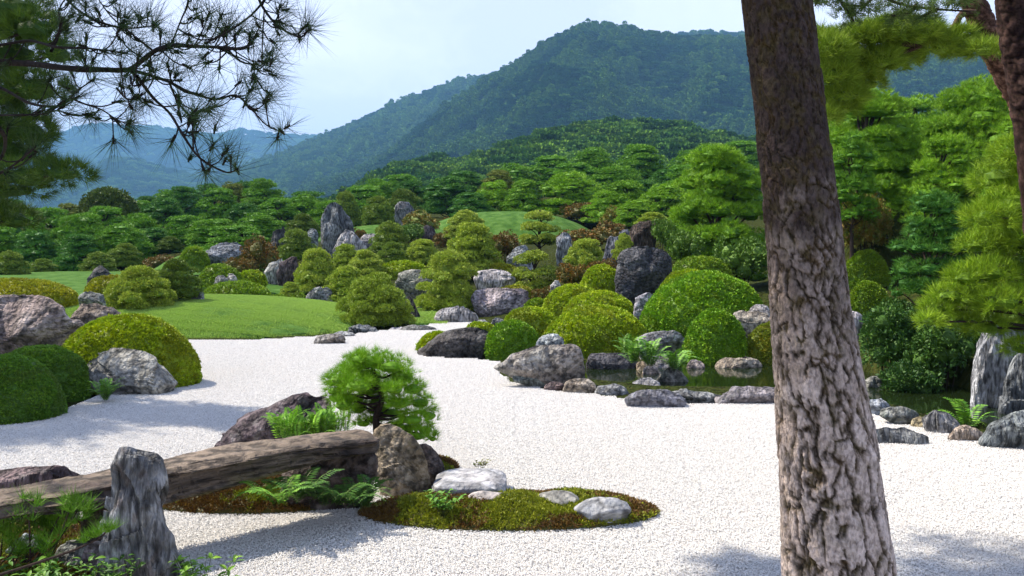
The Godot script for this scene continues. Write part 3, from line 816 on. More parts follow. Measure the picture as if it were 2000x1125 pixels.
func make_shrub(sd: int, w: float, h: float, leaf: float, tone: Array, lumps := 9, dense := 1.0) -> Node3D:
	# a loose shrub: leafy lumps on short stems
	rng.seed = 2600 + sd
	var root := Node3D.new()
	var f := Leafy.new()
	var wood := Solid.new()
	var k := kit("leaf", 6, leaf, leaf * 0.5, 1.2, leaf * 1.2, tone, 0.25)
	for j in lumps:
		var a := j * 2.4 + rng.randf()
		var rr := sqrt(float(j) / lumps) * w * 0.36
		var p := Vector3(cos(a) * rr, h * rng.randf_range(0.35, 0.75) * (1.0 - 0.5 * rr / w), sin(a) * rr)
		var q := w * rng.randf_range(0.17, 0.25)
		pad(f, k, p, Vector3(q, minf(q, h * 0.35), q), int(dense * 6.0 * q * q / (leaf * leaf)), -0.7, 0.3)
		tube(wood, [Vector3(cos(a) * rr * 0.3, -0.3, sin(a) * rr * 0.3), Vector3(cos(a) * rr * 0.6, p.y * 0.5, sin(a) * rr * 0.6), p], [w * 0.014, w * 0.01, w * 0.005], 5, Color(0.05, 0.04, 0.03))
	part(root, "stem", wood.mesh(M.wood))
	part(root, "foliage", f.mesh(M.leaf), "stuff")
	return root

func make_round_tree(sd: int, w: float, h: float, leaf: float, tone: Array) -> Node3D:
	rng.seed = 3300 + sd
	var root := Node3D.new()
	var f := Leafy.new()
	var wood := Solid.new()
	var k := kit("leaf", 6, leaf, leaf * 0.5, 1.2, leaf, tone, 0.22)
	tube(wood, [Vector3(0, -0.8, 0), Vector3(0.03 * w, h * 0.3, 0), Vector3(0, h * 0.7, 0)], [w * 0.04, w * 0.03, w * 0.01], 8, Color(0.05, 0.04, 0.032))
	for j in 34:
		var y := 1.0 - 1.05 * j / 33.0
		var a := j * 2.4
		var q := sqrt(maxf(0.0, 1.0 - y * y))
		var p := Vector3(q * cos(a) * w * 0.36, h * 0.52 + y * h * 0.36, q * sin(a) * w * 0.36)
		var pr := w * rng.randf_range(0.13, 0.19)
		pad(f, k, p, Vector3(pr, pr * 0.75, pr), int(6.0 * pr * pr / (leaf * leaf)), -0.4, 0.35)
	part(root, "trunk", wood.mesh(M.wood))
	part(root, "crown", f.mesh(M.leaf), "stuff")
	return root

# [label, left, right, top, base, depth, kind]
var CLOUDS := [
	["conical cloud pine at the left end of the near lawn", 200, 338, 513, 614, 23.0, "own"],
	["layered cloud pine to the right of the conical one", 297, 395, 499, 586, 24.0, "dark"],
	["cloud pine beside the narrow jagged black stone", 540, 616, 443, 512, 39.0, "dark"],
	["cloud pine with bushy pads in front of the split stone", 575, 662, 476, 585, 32.0, "mid"],
	["broad cloud pine behind the front one, beyond the lawn", 630, 724, 514, 600, 28.0, "mid"],
	["rounded cloud pine below the pale pointed stone", 672, 755, 484, 552, 33.0, "mid"],
	["biggest front cloud pine at the near lawn's right tip", 660, 806, 528, 645, 23.4, "own"],
	["small cloud pine under the tallest standing stone", 646, 706, 473, 530, 37.0, "mid"],
	["dark tall cloud pine left of the brown black cleft stone", 716, 808, 428, 522, 38.0, "dark"],
	["tall layered cloud pine at the centre, beside the gravel channel", 808, 940, 476, 622, 26.5, "own"],
	["steep conical cloud pine behind the central one", 866, 982, 428, 545, 32.0, "mid"],
	["cloud pine with domed top before the far green mound", 868, 950, 407, 470, 42.0, "mid"],
	["low cloud pine below the brown black cleft stone", 790, 862, 462, 522, 36.0, "mid"],
	["two tiered cloud pine standing before the far green mound", 1010, 1100, 400, 500, 38.0, "open"],
	["open cloud pine with visible stems before the pale stone", 992, 1096, 478, 600, 28.5, "open"],
	["round topped cloud pine between two upright pale stones", 1100, 1188, 459, 545, 30.5, "mid"],
	["dull cloud pine behind the tallest standing stone's left side", 558, 626, 413, 470, 47.0, "dark"],
	["rear cloud pine just right of the tallest standing stone", 645, 706, 369, 450, 54.0, "dark"],
	["rear cloud pine left of the dark leaning stone", 706, 770, 378, 450, 52.0, "dark"],
	["rear cloud pine behind the dark leaning stone", 745, 830, 364, 440, 55.0, "dark"],
	["small dark cloud pine at the far lawn's left part", 158, 228, 489, 540, 40.0, "dark"],
	["small dark cloud pine on the far lawn's crest", 212, 278, 471, 525, 42.0, "dark"],
	["tiny cloud pine at the belt of pines' foot", 308, 356, 459, 490, 46.0, "dark"],
	["cloud pine at the left border of the far lawn", -20, 62, 486, 562, 36.0, "dark"],
	["dull cloud pine beside the left border one", 56, 112, 502, 545, 39.0, "dark"],
	["small bushy cloud pine at the split stone's foot", 545, 592, 548, 592, 30.5, "mid"],
	["bushy little cloud pine against the upright streaked stone", 1196, 1240, 453, 512, 27.8, "mid"],
	["cloud pine pads low behind the block boulder", 735, 800, 468, 530, 35.0, "dark"],
	["cloud pine crown squeezed above the tall brown block", 1240, 1310, 412, 450, 36.0, "mid"],
]

# [label, left, right, top, base, depth, kind, variant]
var PINES := [
	["bright layered pine above the far green mound", 1046, 1182, 338, 428, 60.0, "bright", 0],
	["green pine left of the bright layered one", 925, 1012, 354, 425, 62.0, "bright", 1],
	["green pine pair member beside the bright layered pine", 985, 1062, 352, 424, 60.0, "bright", 2],
	["dark dense pine behind the dark leaning stone", 826, 936, 346, 425, 66.0, "dark", 0],
	["dark pine behind the rear cloud pines", 765, 840, 350, 425, 70.0, "dark", 1],
	["large deep green pine highest in the middle belt", 1196, 1302, 283, 370, 78.0, "mid", 0],
	["pine to the left of the highest middle pine", 1112, 1206, 291, 365, 80.0, "mid", 1],
	["pine at the left end of the upper middle row", 1028, 1124, 304, 370, 82.0, "mid", 2],
	["reddish tinted pine at the upper row's right end", 1296, 1400, 297, 380, 76.0, "mid", 1],
	["blue green pine above the bright right pine group", 1256, 1350, 330, 400, 70.0, "dark", 2],
	["bright pine right of the rust shrub on the slope", 1172, 1270, 354, 440, 52.0, "bright", 2],
	["bright wide pine above the tall brown block", 1240, 1352, 362, 450, 48.0, "bright", 0],
	["pine peeping over the upper row beside the trunk", 1386, 1500, 320, 420, 64.0, "mid", 0],
	["olive pine between dark belt and bright pines", 935, 1010, 333, 400, 75.0, "olive", 1],
	["first dark pine from the left border in the pine belt", -45, 62, 398, 520, 52.0, "dark", 1],
	["second dark pine from the left border in the pine belt", 42, 150, 404, 525, 50.0, "mid", 2],
	["wide pine in front of the dark round tree", 98, 226, 418, 530, 47.0, "mid", 0],
	["pine right of the dark round tree's foot", 222, 330, 420, 520, 49.0, "mid", 1],
	["bright green tuft-topped pine in the belt's front row", 318, 410, 420, 500, 50.0, "mid", 2],
	["front row pine left of the squat grey block", 360, 480, 428, 492, 46.0, "mid", 0],
	["front row pine behind the jagged black stone", 452, 560, 418, 485, 50.0, "mid", 1],
	["flat topped dark pine standing out above the left belt", 320, 400, 362, 440, 66.0, "dark", 2],
	["second row pine right of the flat topped one", 385, 470, 366, 450, 62.0, "mid", 2],
	["olive yellow pine at the top of the left belt", 420, 490, 355, 430, 74.0, "olive", 0],
	["tallest spreading pine of the left belt", 468, 560, 350, 440, 68.0, "mid", 0],
	["pine left of the tallest standing stone's top", 545, 640, 382, 460, 60.0, "mid", 1],
	["second row pine above the jagged black stone", 500, 590, 386, 460, 58.0, "mid", 2],
	["second row pine behind the tuft-topped one", 280, 372, 388, 465, 58.0, "dark", 0],
	["dark pine behind the first two at the left border", -30, 60, 388, 450, 66.0, "dark", 2],
	["yellowish low pine left of the dark round tree", 100, 172, 398, 460, 62.0, "olive", 2],
	["dark rear pine between round tree and flat topped pine", 255, 330, 382, 440, 70.0, "dark", 1],
	["rear pine just right of the tallest standing stone", 660, 760, 362, 440, 66.0, "mid", 2],
	["small pine filling the slope left of the cloud pines", 438, 520, 395, 470, 55.0, "dark", 1],
	["pine low in the belt above the far lawn's crest", 262, 345, 445, 500, 47.0, "dark", 0],
	["pine between the dark dense pine and the far mound", 880, 960, 375, 432, 60.0, "dark", 2],
	["pine right behind the far mound's rust shrub", 1140, 1222, 372, 440, 56.0, "bright", 1],
	["upper slope pine left of the trunk", 1330, 1420, 345, 420, 60.0, "mid", 1],
	["pine on the right slope beyond the trunk's edge", 1400, 1490, 275, 350, 90.0, "mid", 2],
	["pine filling the belt in front of the round tree's trunk", 150, 262, 402, 500, 49.5, "mid", 2],
	["wide low pine at the belt's front left of the far lawn crest", 178, 300, 440, 525, 45.0, "mid", 1],
	["low spreading pine at the left border's belt front", -60, 50, 440, 535, 46.0, "mid", 2],
	["low pine between the two left border pines", 20, 120, 452, 535, 45.0, "dark", 0],
	["low front pine behind the far lawn's middle", 110, 205, 455, 535, 44.0, "dark", 2],
	["rear pine closing the gap right of the round tree", 240, 310, 392, 450, 60.0, "mid", 0],
	["far rear pine left of the flat topped dark pine", 290, 365, 372, 430, 75.0, "mid", 1],
	["far rear pine between the flat topped and tallest left pines", 370, 450, 360, 430, 78.0, "dark", 0],
	["far rear pine behind the tallest spreading left pine", 440, 530, 352, 430, 80.0, "dark", 1],
	["far rear pine over the tallest standing stone's left shoulder", 550, 650, 372, 440, 78.0, "dark", 2],
	["front pine of the belt behind the rust shrubs", 400, 520, 440, 500, 44.0, "mid", 2],
	["pine directly behind the tallest standing stone", 600, 700, 392, 470, 58.0, "mid", 0],
	["rear pine above the rear cloud pines", 690, 790, 352, 430, 72.0, "mid", 1],
	["rear pine left of the dark dense pine", 740, 830, 340, 420, 80.0, "mid", 2],
	["rear dark pine above the far mound's left half", 850, 960, 335, 410, 80.0, "dark", 0],
	["rear pine above the far mound's middle", 950, 1060, 322, 400, 82.0, "mid", 1],
	["rear pine just behind the bright layered pine", 1070, 1180, 318, 390, 74.0, "mid", 2],
	["rear pine between bright layered pine and slope pines", 1150, 1260, 325, 400, 68.0, "mid", 0],
	["dark gap pine behind the bright right pine group", 1200, 1300, 350, 430, 60.0, "dark", 1],
	["upper pine above the bright wide pine", 1290, 1390, 322, 400, 66.0, "mid", 2],
	["pine behind the big bright green pine's left side", 1330, 1440, 335, 450, 45.0, "bright", 1],
	["small pine under the bright wide pine", 1200, 1280, 392, 450, 46.0, "bright", 0],
	["pine on the far slope right of the trunk", 1600, 1740, 195, 330, 60.0, "mid", 0],
	["pine on the far slope above the autumn shrubs", 1700, 1860, 190, 330, 56.0, "bright", 1],
	["pine on the far slope near the right border", 1840, 2000, 180, 330, 58.0, "mid", 2],
]

# rust coloured and green shrubs: [label, left, right, top, base, depth, kind]
var SHRUBS := [
	["large rust coloured shrub left of the split stone", 462, 545, 462, 545, 36.0, "rust"],
	["rust shrub spreading beside the jagged black stone", 440, 500, 498, 540, 35.0, "rust"],
	["rust shrub below the far green mound's middle", 948, 1022, 452, 512, 37.0, "rust"],
	["long rust shrub right under the far green mound", 1096, 1200, 440, 486, 36.5, "rust"],
	["rust shrub at the far green mound's right foot", 1160, 1222, 432, 470, 40.0, "rust"],
	["rust shrub above the two overlapping azalea mounds", 1082, 1160, 508, 562, 27.2, "rust"],
	["small rust shrub right of the block boulder", 1040, 1082, 560, 596, 26.2, "rust"],
	["rust shrub on the crest beneath the bright layered pine", 1090, 1175, 392, 430, 58.0, "rust"],
	["orange patch shrub right of the tallest standing stone", 688, 716, 446, 478, 42.5, "rust"],
	["yellowish shrub at the dark leaning stone's foot", 786, 860, 414, 455, 47.0, "gold"],
	["rust shrub beside the cleft stone", 842, 884, 452, 490, 42.0, "rust"],
	["green shrub left of the cleft stone", 770, 830, 440, 485, 43.0, "green"],
	["brown shrub behind the far lawn strip", 280, 350, 498, 530, 41.0, "rust"],
	["dark green shrub leaning against the tall brown block", 1272, 1330, 432, 500, 27.5, "green"],
	["green shrub below the big bright pine's boughs", 1300, 1375, 455, 520, 27.0, "green"],
	["yellow green shrub to the right of the rust crest shrub", 1168, 1225, 405, 445, 50.0, "gold"],
	["rust low shrub before the upright streaked stone", 1150, 1210, 505, 545, 27.5, "rust"],
	["brown shrub under the rear cloud pines", 860, 905, 420, 450, 56.0, "rust"],
	["dark shrub hidden beneath the big bright pine", 1390, 1500, 470, 560, 25.5, "green"],
	["autumn tinted shrub to the right of the trunk", 1630, 1745, 385, 500, 23.0, "autumn"],
	["sparse autumn shrub behind the dark mid pine", 1730, 1850, 375, 450, 26.0, "autumn"],
]


# ---------------------------------------------------------------- ferns and leafy plants
func frond_mesh(length: float, droop: float, tone: Array, pairs := 18, wide := 0.2) -> ArrayMesh:
	var f := Leafy.new()
	for k in pairs:
		var t := (k + 1.0) / (pairs + 1.0)
		var p := Vector3(0, sin(t * 1.5) * length * (0.55 - droop * t * t), t * length * 0.85)
		var p0 := Vector3(0, sin((t - 0.06) * 1.5) * length * (0.55 - droop * (t - 0.06) * (t - 0.06)), (t - 0.06) * length * 0.85)
		var l := length * wide * pow(sin(PI * pow(t, 0.75) * 0.93 + 0.12), 0.8)
		var w := length * 0.05
		for s in [-1.0, 1.0]:
			var col: Color = tone[rng.randi() % tone.size()]
			var j := rng.randf_range(0.8, 1.2)
			var dir := Vector3(s, -0.12 + rng.randf_range(-0.1, 0.1), 0.42).normalized()
			var m := p + dir * l * 0.5
			var side := Vector3(0, 0.1, 1.0) * w * 0.5
			f.v.append_array([p, m - side, p + dir * l, p, p + dir * l, m + side])
			for v in 6:
				f.c.append(Color(col.r * j, col.g * j, col.b * j))
		var q := Vector3(length * 0.008, 0, 0)
		f.v.append_array([p0 - q, p0 + q, p, p0 + q, p + q, p])
		for v in 6:
			f.c.append(Color(0.09, 0.13, 0.02))
	return f.mesh(M.leaf)

func fern(where: Vector3, n: int, length: float, label: String, sd: int, tone: Array, lift := 0.3, group := "ferns", wide := 0.1) -> Node3D:
	rng.seed = 5200 + sd
	var forms := []
	for k in 3:
		forms.append(frond_mesh(length, rng.randf_range(0.15, 0.5), tone))
	var t := thing("fern", where, label, "fern", group)
	for k in n:
		var b := Basis(Vector3.UP, TAU * k / n + rng.randf_range(-0.25, 0.25)) * Basis(Vector3.RIGHT, -rng.randf_range(0.0, lift * 2.0))
		part(t, "frond", forms[k % 3], "", Transform3D(b.scaled(Vector3.ONE * rng.randf_range(0.65, 1.1)), Vector3(rng.randf_range(-wide, wide), rng.randf_range(-0.1, 0.0), rng.randf_range(-wide, wide) * 0.6) * length))
	return t

func leaf_mesh(length: float, width: float, col: Color) -> ArrayMesh:     # one leaf, arched and folded along its midrib
	var s := Solid.new()
	for k in 6:
		var t := k / 5.0
		var w := width * 0.5 * sin(PI * pow(t, 0.8)) + 0.0006
		var y := length * (0.25 * t - 0.38 * t * t)
		for x in [-1.0, 0.0, 1.0]:
			s.v.append(Vector3(x * w, y + absf(x) * w * 0.35, t * length))
			var j := 0.8 if x == 0.0 else 1.0
			s.c.append(Color(col.r * j, col.g * j, col.b * j))
	s.grid(6, 3, false)
	return s.mesh(M.leaf)

func leafy_plant(called: String, where: Vector3, stems: int, per: int, height: float, spread: float, leaf: float, tone: Array, label: String, category: String, sd: int) -> Node3D:
	rng.seed = 6100 + sd
	var forms := []
	for k in 4:
		forms.append(leaf_mesh(leaf, leaf * 0.36, tone[k % tone.size()]))
	var t := thing(called, where, label, category)
	for s in stems:
		var a := rng.randf() * TAU
		var o := Vector3(cos(a), 0, sin(a)) * spread * sqrt(rng.randf())
		var tip := o * 1.5 + Vector3(0, height * rng.randf_range(0.55, 1.0), 0)
		var path := curve([o * 0.25 + Vector3(0, -0.03, 0), o * 0.8 + Vector3(0, tip.y * 0.5, 0), tip], 3)
		var wood := Solid.new()
		tube(wood, path, taper(path.size(), leaf * 0.045, leaf * 0.02), 5, Color(0.08, 0.1, 0.03))
		part(t, "stem", wood.mesh(M.wood))
		for l in per:
			var u := 0.3 + 0.7 * (l + 1.0) / per
			var p: Vector3 = path[clampi(int(u * (path.size() - 1)), 0, path.size() - 1)]
			var b := Basis(Vector3.UP, l * 2.4 + rng.randf()) * Basis(Vector3.RIGHT, rng.randf_range(-0.75, 0.2)) * Basis(Vector3.BACK, rng.randf_range(-0.4, 0.4))
			part(t, "leaf", forms[rng.randi() % 4], "", Transform3D(b.scaled(Vector3.ONE * rng.randf_range(0.7, 1.15)), p))
	return t


# ---------------------------------------------------------------- ground, gravel, lawns, pond
var gravel_poly := PackedVector2Array()
var pond_poly := PackedVector2Array()
# [middle x, depth, half width, half depth, base height, rise, name of what it is]
var LAWNS := [
	[-9.0, 24.9, 5.8, 4.45, 0.0, 0.58],
	[-16.5, 36.0, 11.0, 9.0, 0.2, 0.5],
	[-12.2, 42.0, 2.7, 3.2, 0.7, 0.8],
	[-0.35, 54.5, 5.6, 7.0, 1.5, 1.88],
	[-6.0, 52.0, 5.0, 6.0, 1.4, 1.25],
	[-2.2, 26.0, 0.9, 2.2, 0.0, 0.12],
]

func lawn_height(l: Array, x: float, d: float) -> float:
	var q: float = pow(absf(x - l[0]) / l[2], 2.6) + pow(absf(d - l[1]) / l[3], 2.6)
	if q >= 1.0:
		return -1e9
	return l[4] + l[5] * pow(1.0 - q, 0.9)

func ramp(x: float, d: float) -> float:
	var h := 0.0
	var knots := [[0.0, 0.0], [21.0, 0.0], [30.0, 0.4], [40.0, 1.2], [50.0, 2.0], [60.0, 2.6], [80.0, 4.0], [110.0, 5.0], [200.0, 6.0], [400.0, 7.0], [9000.0, 8.0]]
	for k in knots.size() - 1:
		if d >= knots[k][0] and d <= knots[k + 1][0]:
			h = lerpf(knots[k][1], knots[k + 1][1], (d - knots[k][0]) / (knots[k + 1][0] - knots[k][0]))
	if d > 13.0:
		h += clampf((x - 0.22 * d) * 0.3, 0.0, 2.0) * clampf((d - 13.0) / 8.0, 0.0, 1.0)
	return h

func collect_ground() -> void:
	for e in ROCKS:
		if e[2] > 20.0:
			ground_points.append(at((e[7][0][1] + e[7][0][2]) * 0.5, e[7][-1][0], e[2]))
	for e in DOMES:
		if e[5] > 0.0:
			ground_points.append(at((e[1] + e[2]) * 0.5, e[4], e[5]))
	for e in CLOUDS + PINES + SHRUBS:
		ground_points.append(at((e[1] + e[2]) * 0.5, e[4], e[5]))
	for q in [[-300, 828], [108, 812], [200, 765], [330, 752], [372, 740], [350, 700], [325, 663], [500, 663], [690, 653], [745, 646], [800, 640], [840, 634], [850, 627], [940, 624], [952, 630], [905, 650], [850, 665], [832, 696], [945, 702], [975, 705], [968, 722], [1000, 745], [1090, 764], [1160, 768], [1220, 780], [1340, 790], [1410, 787], [1520, 789], [1600, 791], [1700, 800], [1750, 828], [1800, 831], [1860, 848], [1930, 864], [2100, 892], [2500, 960]]:
		var p := on_gravel(q[0], q[1])
		gravel_poly.append(Vector2(p.x, -p.z))
	gravel_poly.append_array([Vector2(7, 1), Vector2(-7, 1), Vector2(-9.5, 9)])
	for q in [[1120, 700], [1250, 722], [1500, 722], [1640, 728], [1760, 745], [1900, 770], [2100, 800], [2300, 860], [2200, 900], [2020, 872], [1930, 852], [1860, 836], [1800, 820], [1740, 812], [1700, 792], [1520, 782], [1340, 780], [1220, 770], [1160, 756], [1125, 740]]:
		var p := on_gravel(q[0], q[1], -0.2)
		pond_poly.append(Vector2(p.x, -p.z))

func height(x: float, d: float) -> float:
	var p := Vector2(x, d)
	if d < 32.0 and Geometry2D.is_point_in_polygon(p, gravel_poly):
		return -0.09
	if d < 20.0 and Geometry2D.is_point_in_polygon(p, pond_poly):
		return -0.7
	for l in LAWNS:
		var h := lawn_height(l, x, d)
		if h > -1e8:
			return h - 0.12
	var s := maxf(0.9, d * 0.035)
	var sum := 0.25
	var all := 0.25 * ramp(x, d)
	if absf(x) < 60.0 and d < 110.0:
		for g in ground_points:
			var q := (g.x - x) * (g.x - x) + (g.z + d) * (g.z + d)
			if q < 7.0 * s * s:
				var w := exp(-q / (s * s))
				sum += w * 2.0
				all += w * 2.0 * g.y
	return all / sum + 0.05 * noise_a.get_noise_2d(x * 12.0, d * 12.0)

func steps(list: Array) -> PackedFloat32Array:      # [from, step, to, step, to ...]
	var out := PackedFloat32Array()
	var x: float = list[0]
	var k := 1
	while k < list.size():
		while x < list[k + 1] - 0.001:
			out.append(x)
			x += list[k]
		x = list[k + 1]
		k += 2
	out.append(x)
	return out

func build_ground() -> void:
	var xs := steps([-4500.0, 390.0, -600.0, 60.0, -60.0, 4.0, -16.0, 0.5, 16.0, 4.0, 60.0, 60.0, 600.0, 390.0, 4500.0])
	var ds := steps([-60.0, 10.0, 0.0, 1.0, 8.0, 0.5, 32.0, 1.0, 70.0, 4.0, 130.0, 40.0, 650.0, 450.0, 5200.0])
	var s := Solid.new()
	for d in ds:
		for x in xs:
			s.v.append(Vector3(x, height(x, d), -d))
	s.grid(ds.size(), xs.size(), false)
	setting("ground", s.mesh(M.soil))
	# the gravel sheet, then its stones
	var flat := Solid.new()
	for p in gravel_poly:
		flat.v.append(Vector3(p.x, -0.012, -p.y))
	var tri := Geometry2D.triangulate_polygon(gravel_poly)
	for k in range(0, tri.size(), 3):
		var a := gravel_poly[tri[k]]
		var b := gravel_poly[tri[k + 1]]
		var c := gravel_poly[tri[k + 2]]
		if (b - a).cross(c - a) > 0.0:
			flat.i.append_array([tri[k], tri[k + 2], tri[k + 1]])
		else:
			flat.i.append_array([tri[k], tri[k + 1], tri[k + 2]])
	setting("gravel_bed", flat.mesh(M.gravel_bed))

func pebble_patch(side: float, stone: float, sd: int) -> ArrayMesh:
	rng.seed = 700 + sd
	var f := Leafy.new()
	var forms := []
	for k in 10:
		var v := PackedVector3Array()
		var ring := []
		for j in 5:
			var a := TAU * (j + rng.randf_range(-0.25, 0.25)) / 5.0
			ring.append(Vector3(cos(a) * rng.randf_range(0.75, 1.1), rng.randf_range(-0.15, 0.15), sin(a) * rng.randf_range(0.6, 0.95)))
		var top := Vector3(rng.randf_range(-0.25, 0.25), rng.randf_range(0.5, 0.8), rng.randf_range(-0.25, 0.25))
		for j in 5:
			v.append_array([ring[j], ring[(j + 1) % 5], top])
		forms.append(v)
	var shades := []
	for k in 24:
		var g := rng.randf_range(0.5, 0.68) if k > 1 else rng.randf_range(0.28, 0.4)
		var warm := rng.randf_range(0.96, 1.04)
		var c := PackedColorArray()
		for j in 15:
			c.append(Color(g * warm * 1.03, g, g / warm * 0.94))
		shades.append(c)
	var n := int(side * side / (stone * stone) * 1.5)
	for k in n:
		var r := stone * 0.62 * rng.randf_range(0.6, 1.25)
		var b := Basis(Vector3.UP, rng.randf() * TAU) * Basis(Vector3.RIGHT, rng.randf_range(-0.3, 0.3))
		f.put(forms[rng.randi() % 10], Transform3D(b.scaled(Vector3.ONE * r), Vector3(rng.randf_range(-0.5, 0.5) * side, rng.randf_range(-0.006, 0.004), rng.randf_range(-0.5, 0.5) * side)), shades[rng.randi() % 24])
	return f.mesh(M.pebble)

func scatter(called: String, mesh: Mesh, where: Array, colors := []) -> MultiMeshInstance3D:
	var mm := MultiMesh.new()
	mm.transform_format = MultiMesh.TRANSFORM_3D
	mm.use_colors = colors.size() > 0
	mm.mesh = mesh
	mm.instance_count = where.size()
	for k in where.size():
		mm.set_instance_transform(k, where[k])
		if colors:
			mm.set_instance_color(k, colors[k])
	var o := MultiMeshInstance3D.new()
	o.name = numbered(called)
	o.multimesh = mm
	o.set_meta("kind", "stuff")
	return o

func build_gravel() -> void:
	var big := 0.8
	var cells := []
	var small := []
	var d := 4.4
	while d < 26.0:
		var x := -8.8
		while x < 8.0:
			if absf(x) < d * 0.56 + 0.6:
				var inside := 0
				for c in [[0.0, 0.0], [-0.45, -0.45], [0.45, -0.45], [-0.45, 0.45], [0.45, 0.45]]:
					if Geometry2D.is_point_in_polygon(Vector2(x + c[0] * big, d + c[1] * big), gravel_poly):
						inside += 1
				if inside == 5:
					cells.append(Transform3D(Basis(Vector3.UP, (rng.randi() % 4) * PI / 2), Vector3(x, 0, -d)))
				elif inside > 0:
					for a in 4:
						for b in 4:
							var q := Vector2(x + (a - 1.5) * 0.2, d + (b - 1.5) * 0.2)
							if Geometry2D.is_point_in_polygon(q, gravel_poly):
								small.append(Transform3D(Basis(Vector3.UP, (rng.randi() % 4) * PI / 2), Vector3(q.x, 0, -q.y)))
			x += big
		d += big
	var halves := [[], []]
	for k in cells.size():
		halves[k % 2].append(cells[k])
	for k in 2:
		var o := scatter("gravel", pebble_patch(big, 0.0115, k), halves[k])
		add_child(o)
		tag(o, "white gravel raked level across the garden", "gravel")
	if small:
		var o := scatter("gravel", pebble_patch(0.2, 0.0115, 5), small)
		add_child(o)
		tag(o, "white gravel raked level across the garden", "gravel")

func build_lawns() -> void:
	rng.seed = 88
	var patch := Leafy.new()
	var cols := []
	for k in 8:
		var j := rng.randf_range(0.8, 1.2)
		cols.append(PackedColorArray([Color(0.28 * j, 0.42 * j, 0.075 * j), Color(0.28 * j, 0.42 * j, 0.075 * j), Color(0.37 * j, 0.52 * j, 0.11 * j)]))
	var forms := []
	for k in 12:
		forms.append(tuft(1, 0.032, 0.012, 0.8))
	for k in 3200:
		patch.put(forms[k % 12], Transform3D(Basis(Vector3.UP, rng.randf() * TAU), Vector3(rng.randf_range(-0.52, 0.52), -0.012, rng.randf_range(-0.52, 0.52))), cols[k % 8])
	var mesh := patch.mesh(M.blade)
	var where := []
	for n in LAWNS.size():
		var l: Array = LAWNS[n]
		var s := Solid.new()
		var rows := 26
		for r in rows:
			for k in 64:
				var q := sin(0.5 * PI * (r + 0.02) / (rows - 1))
				var a := TAU * k / 64
				var wob := 1.0 + 0.035 * noise_a.get_noise_2d(cos(a) * 130.0 + n * 50.0, sin(a) * 130.0)
				var ex := q / pow(pow(absf(cos(a)), 2.6) + pow(absf(sin(a)), 2.6), 1.0 / 2.6)
				var x: float = l[0] + cos(a) * ex * l[2] * wob
				var d: float = l[1] + sin(a) * ex * l[3] * wob
				var h: float = l[4] + l[5] * pow(maxf(0.0, 1.0 - pow(q, 2.6)), 0.9) + 0.02 * noise_a.get_noise_2d(x * 30.0, d * 30.0)
				s.v.append(Vector3(x, h if r < rows - 1 else l[4] - 0.25, -d))
		s.grid(rows, 64, true)
		setting("lawn", s.mesh(M.grass))
		if n in [0, 5]:
			var d: float = l[1] - l[3]
			while d < l[1] + l[3]:
				var x: float = l[0] - l[2]
				while x < l[0] + l[2]:
					var h := lawn_height(l, x, d)
					var edge: float = pow(absf(x - l[0]) / (l[2] - 0.06), 2.6) + pow(absf(d - l[1]) / (l[3] - 0.06), 2.6)
					if h > -1e8 and edge < 1.0:
						var nx := (lawn_height(l, x - 0.05, d) - lawn_height(l, x + 0.05, d)) / 0.1
						var nz := -(lawn_height(l, x, d - 0.05) - lawn_height(l, x, d + 0.05)) / 0.1
						var up := Vector3(nx, 1.0, nz).normalized()
						var bx := up.cross(Vector3.BACK).normalized()
						where.append(Transform3D(Basis(bx, up, bx.cross(up)), Vector3(x, h, -d)))
					x += 0.5
				d += 0.5
	var o := scatter("grass", mesh, where)
	add_child(o)
	tag(o, "short mown grass on the near lawn mound", "grass")

func build_pond() -> void:
	var m := PlaneMesh.new()
	m.size = Vector2(13.0, 9.0)
	m.material = M.water
	var o := setting("pond_water", m)
	o.position = Vector3(7.2, -0.13, -13.3)


# ---------------------------------------------------------------- hills
func crown_mesh(kind: int) -> ArrayMesh:
	rng.seed = 9100 + kind
	var f := Leafy.new()
	var k := kit("leaf", 3, 0.34, 0.26, 1.2, 0.2, [Color(1, 1, 1), Color(0.8, 0.85, 0.8)], 0.25)
	var lumps := 9
	for j in lumps:
		var a := j * 2.4
		var r := 0.62 * sqrt(float(j) / lumps)
		var c := Vector3(cos(a) * r, 0.55 - 0.45 * r * r + rng.randf_range(-0.1, 0.15), sin(a) * r)
		var q := rng.randf_range(0.32, 0.48)
		if kind == 1:
			c = Vector3(cos(a) * r * 0.55, 1.5 - 1.9 * sqrt(float(j) / lumps), sin(a) * r * 0.55)
			q = 0.2 + 0.22 * sqrt(float(j) / lumps)
		pad(f, k, c, Vector3(q, q * 0.85, q), 16, -0.2, 0.3)
	return f.mesh(M.forest)

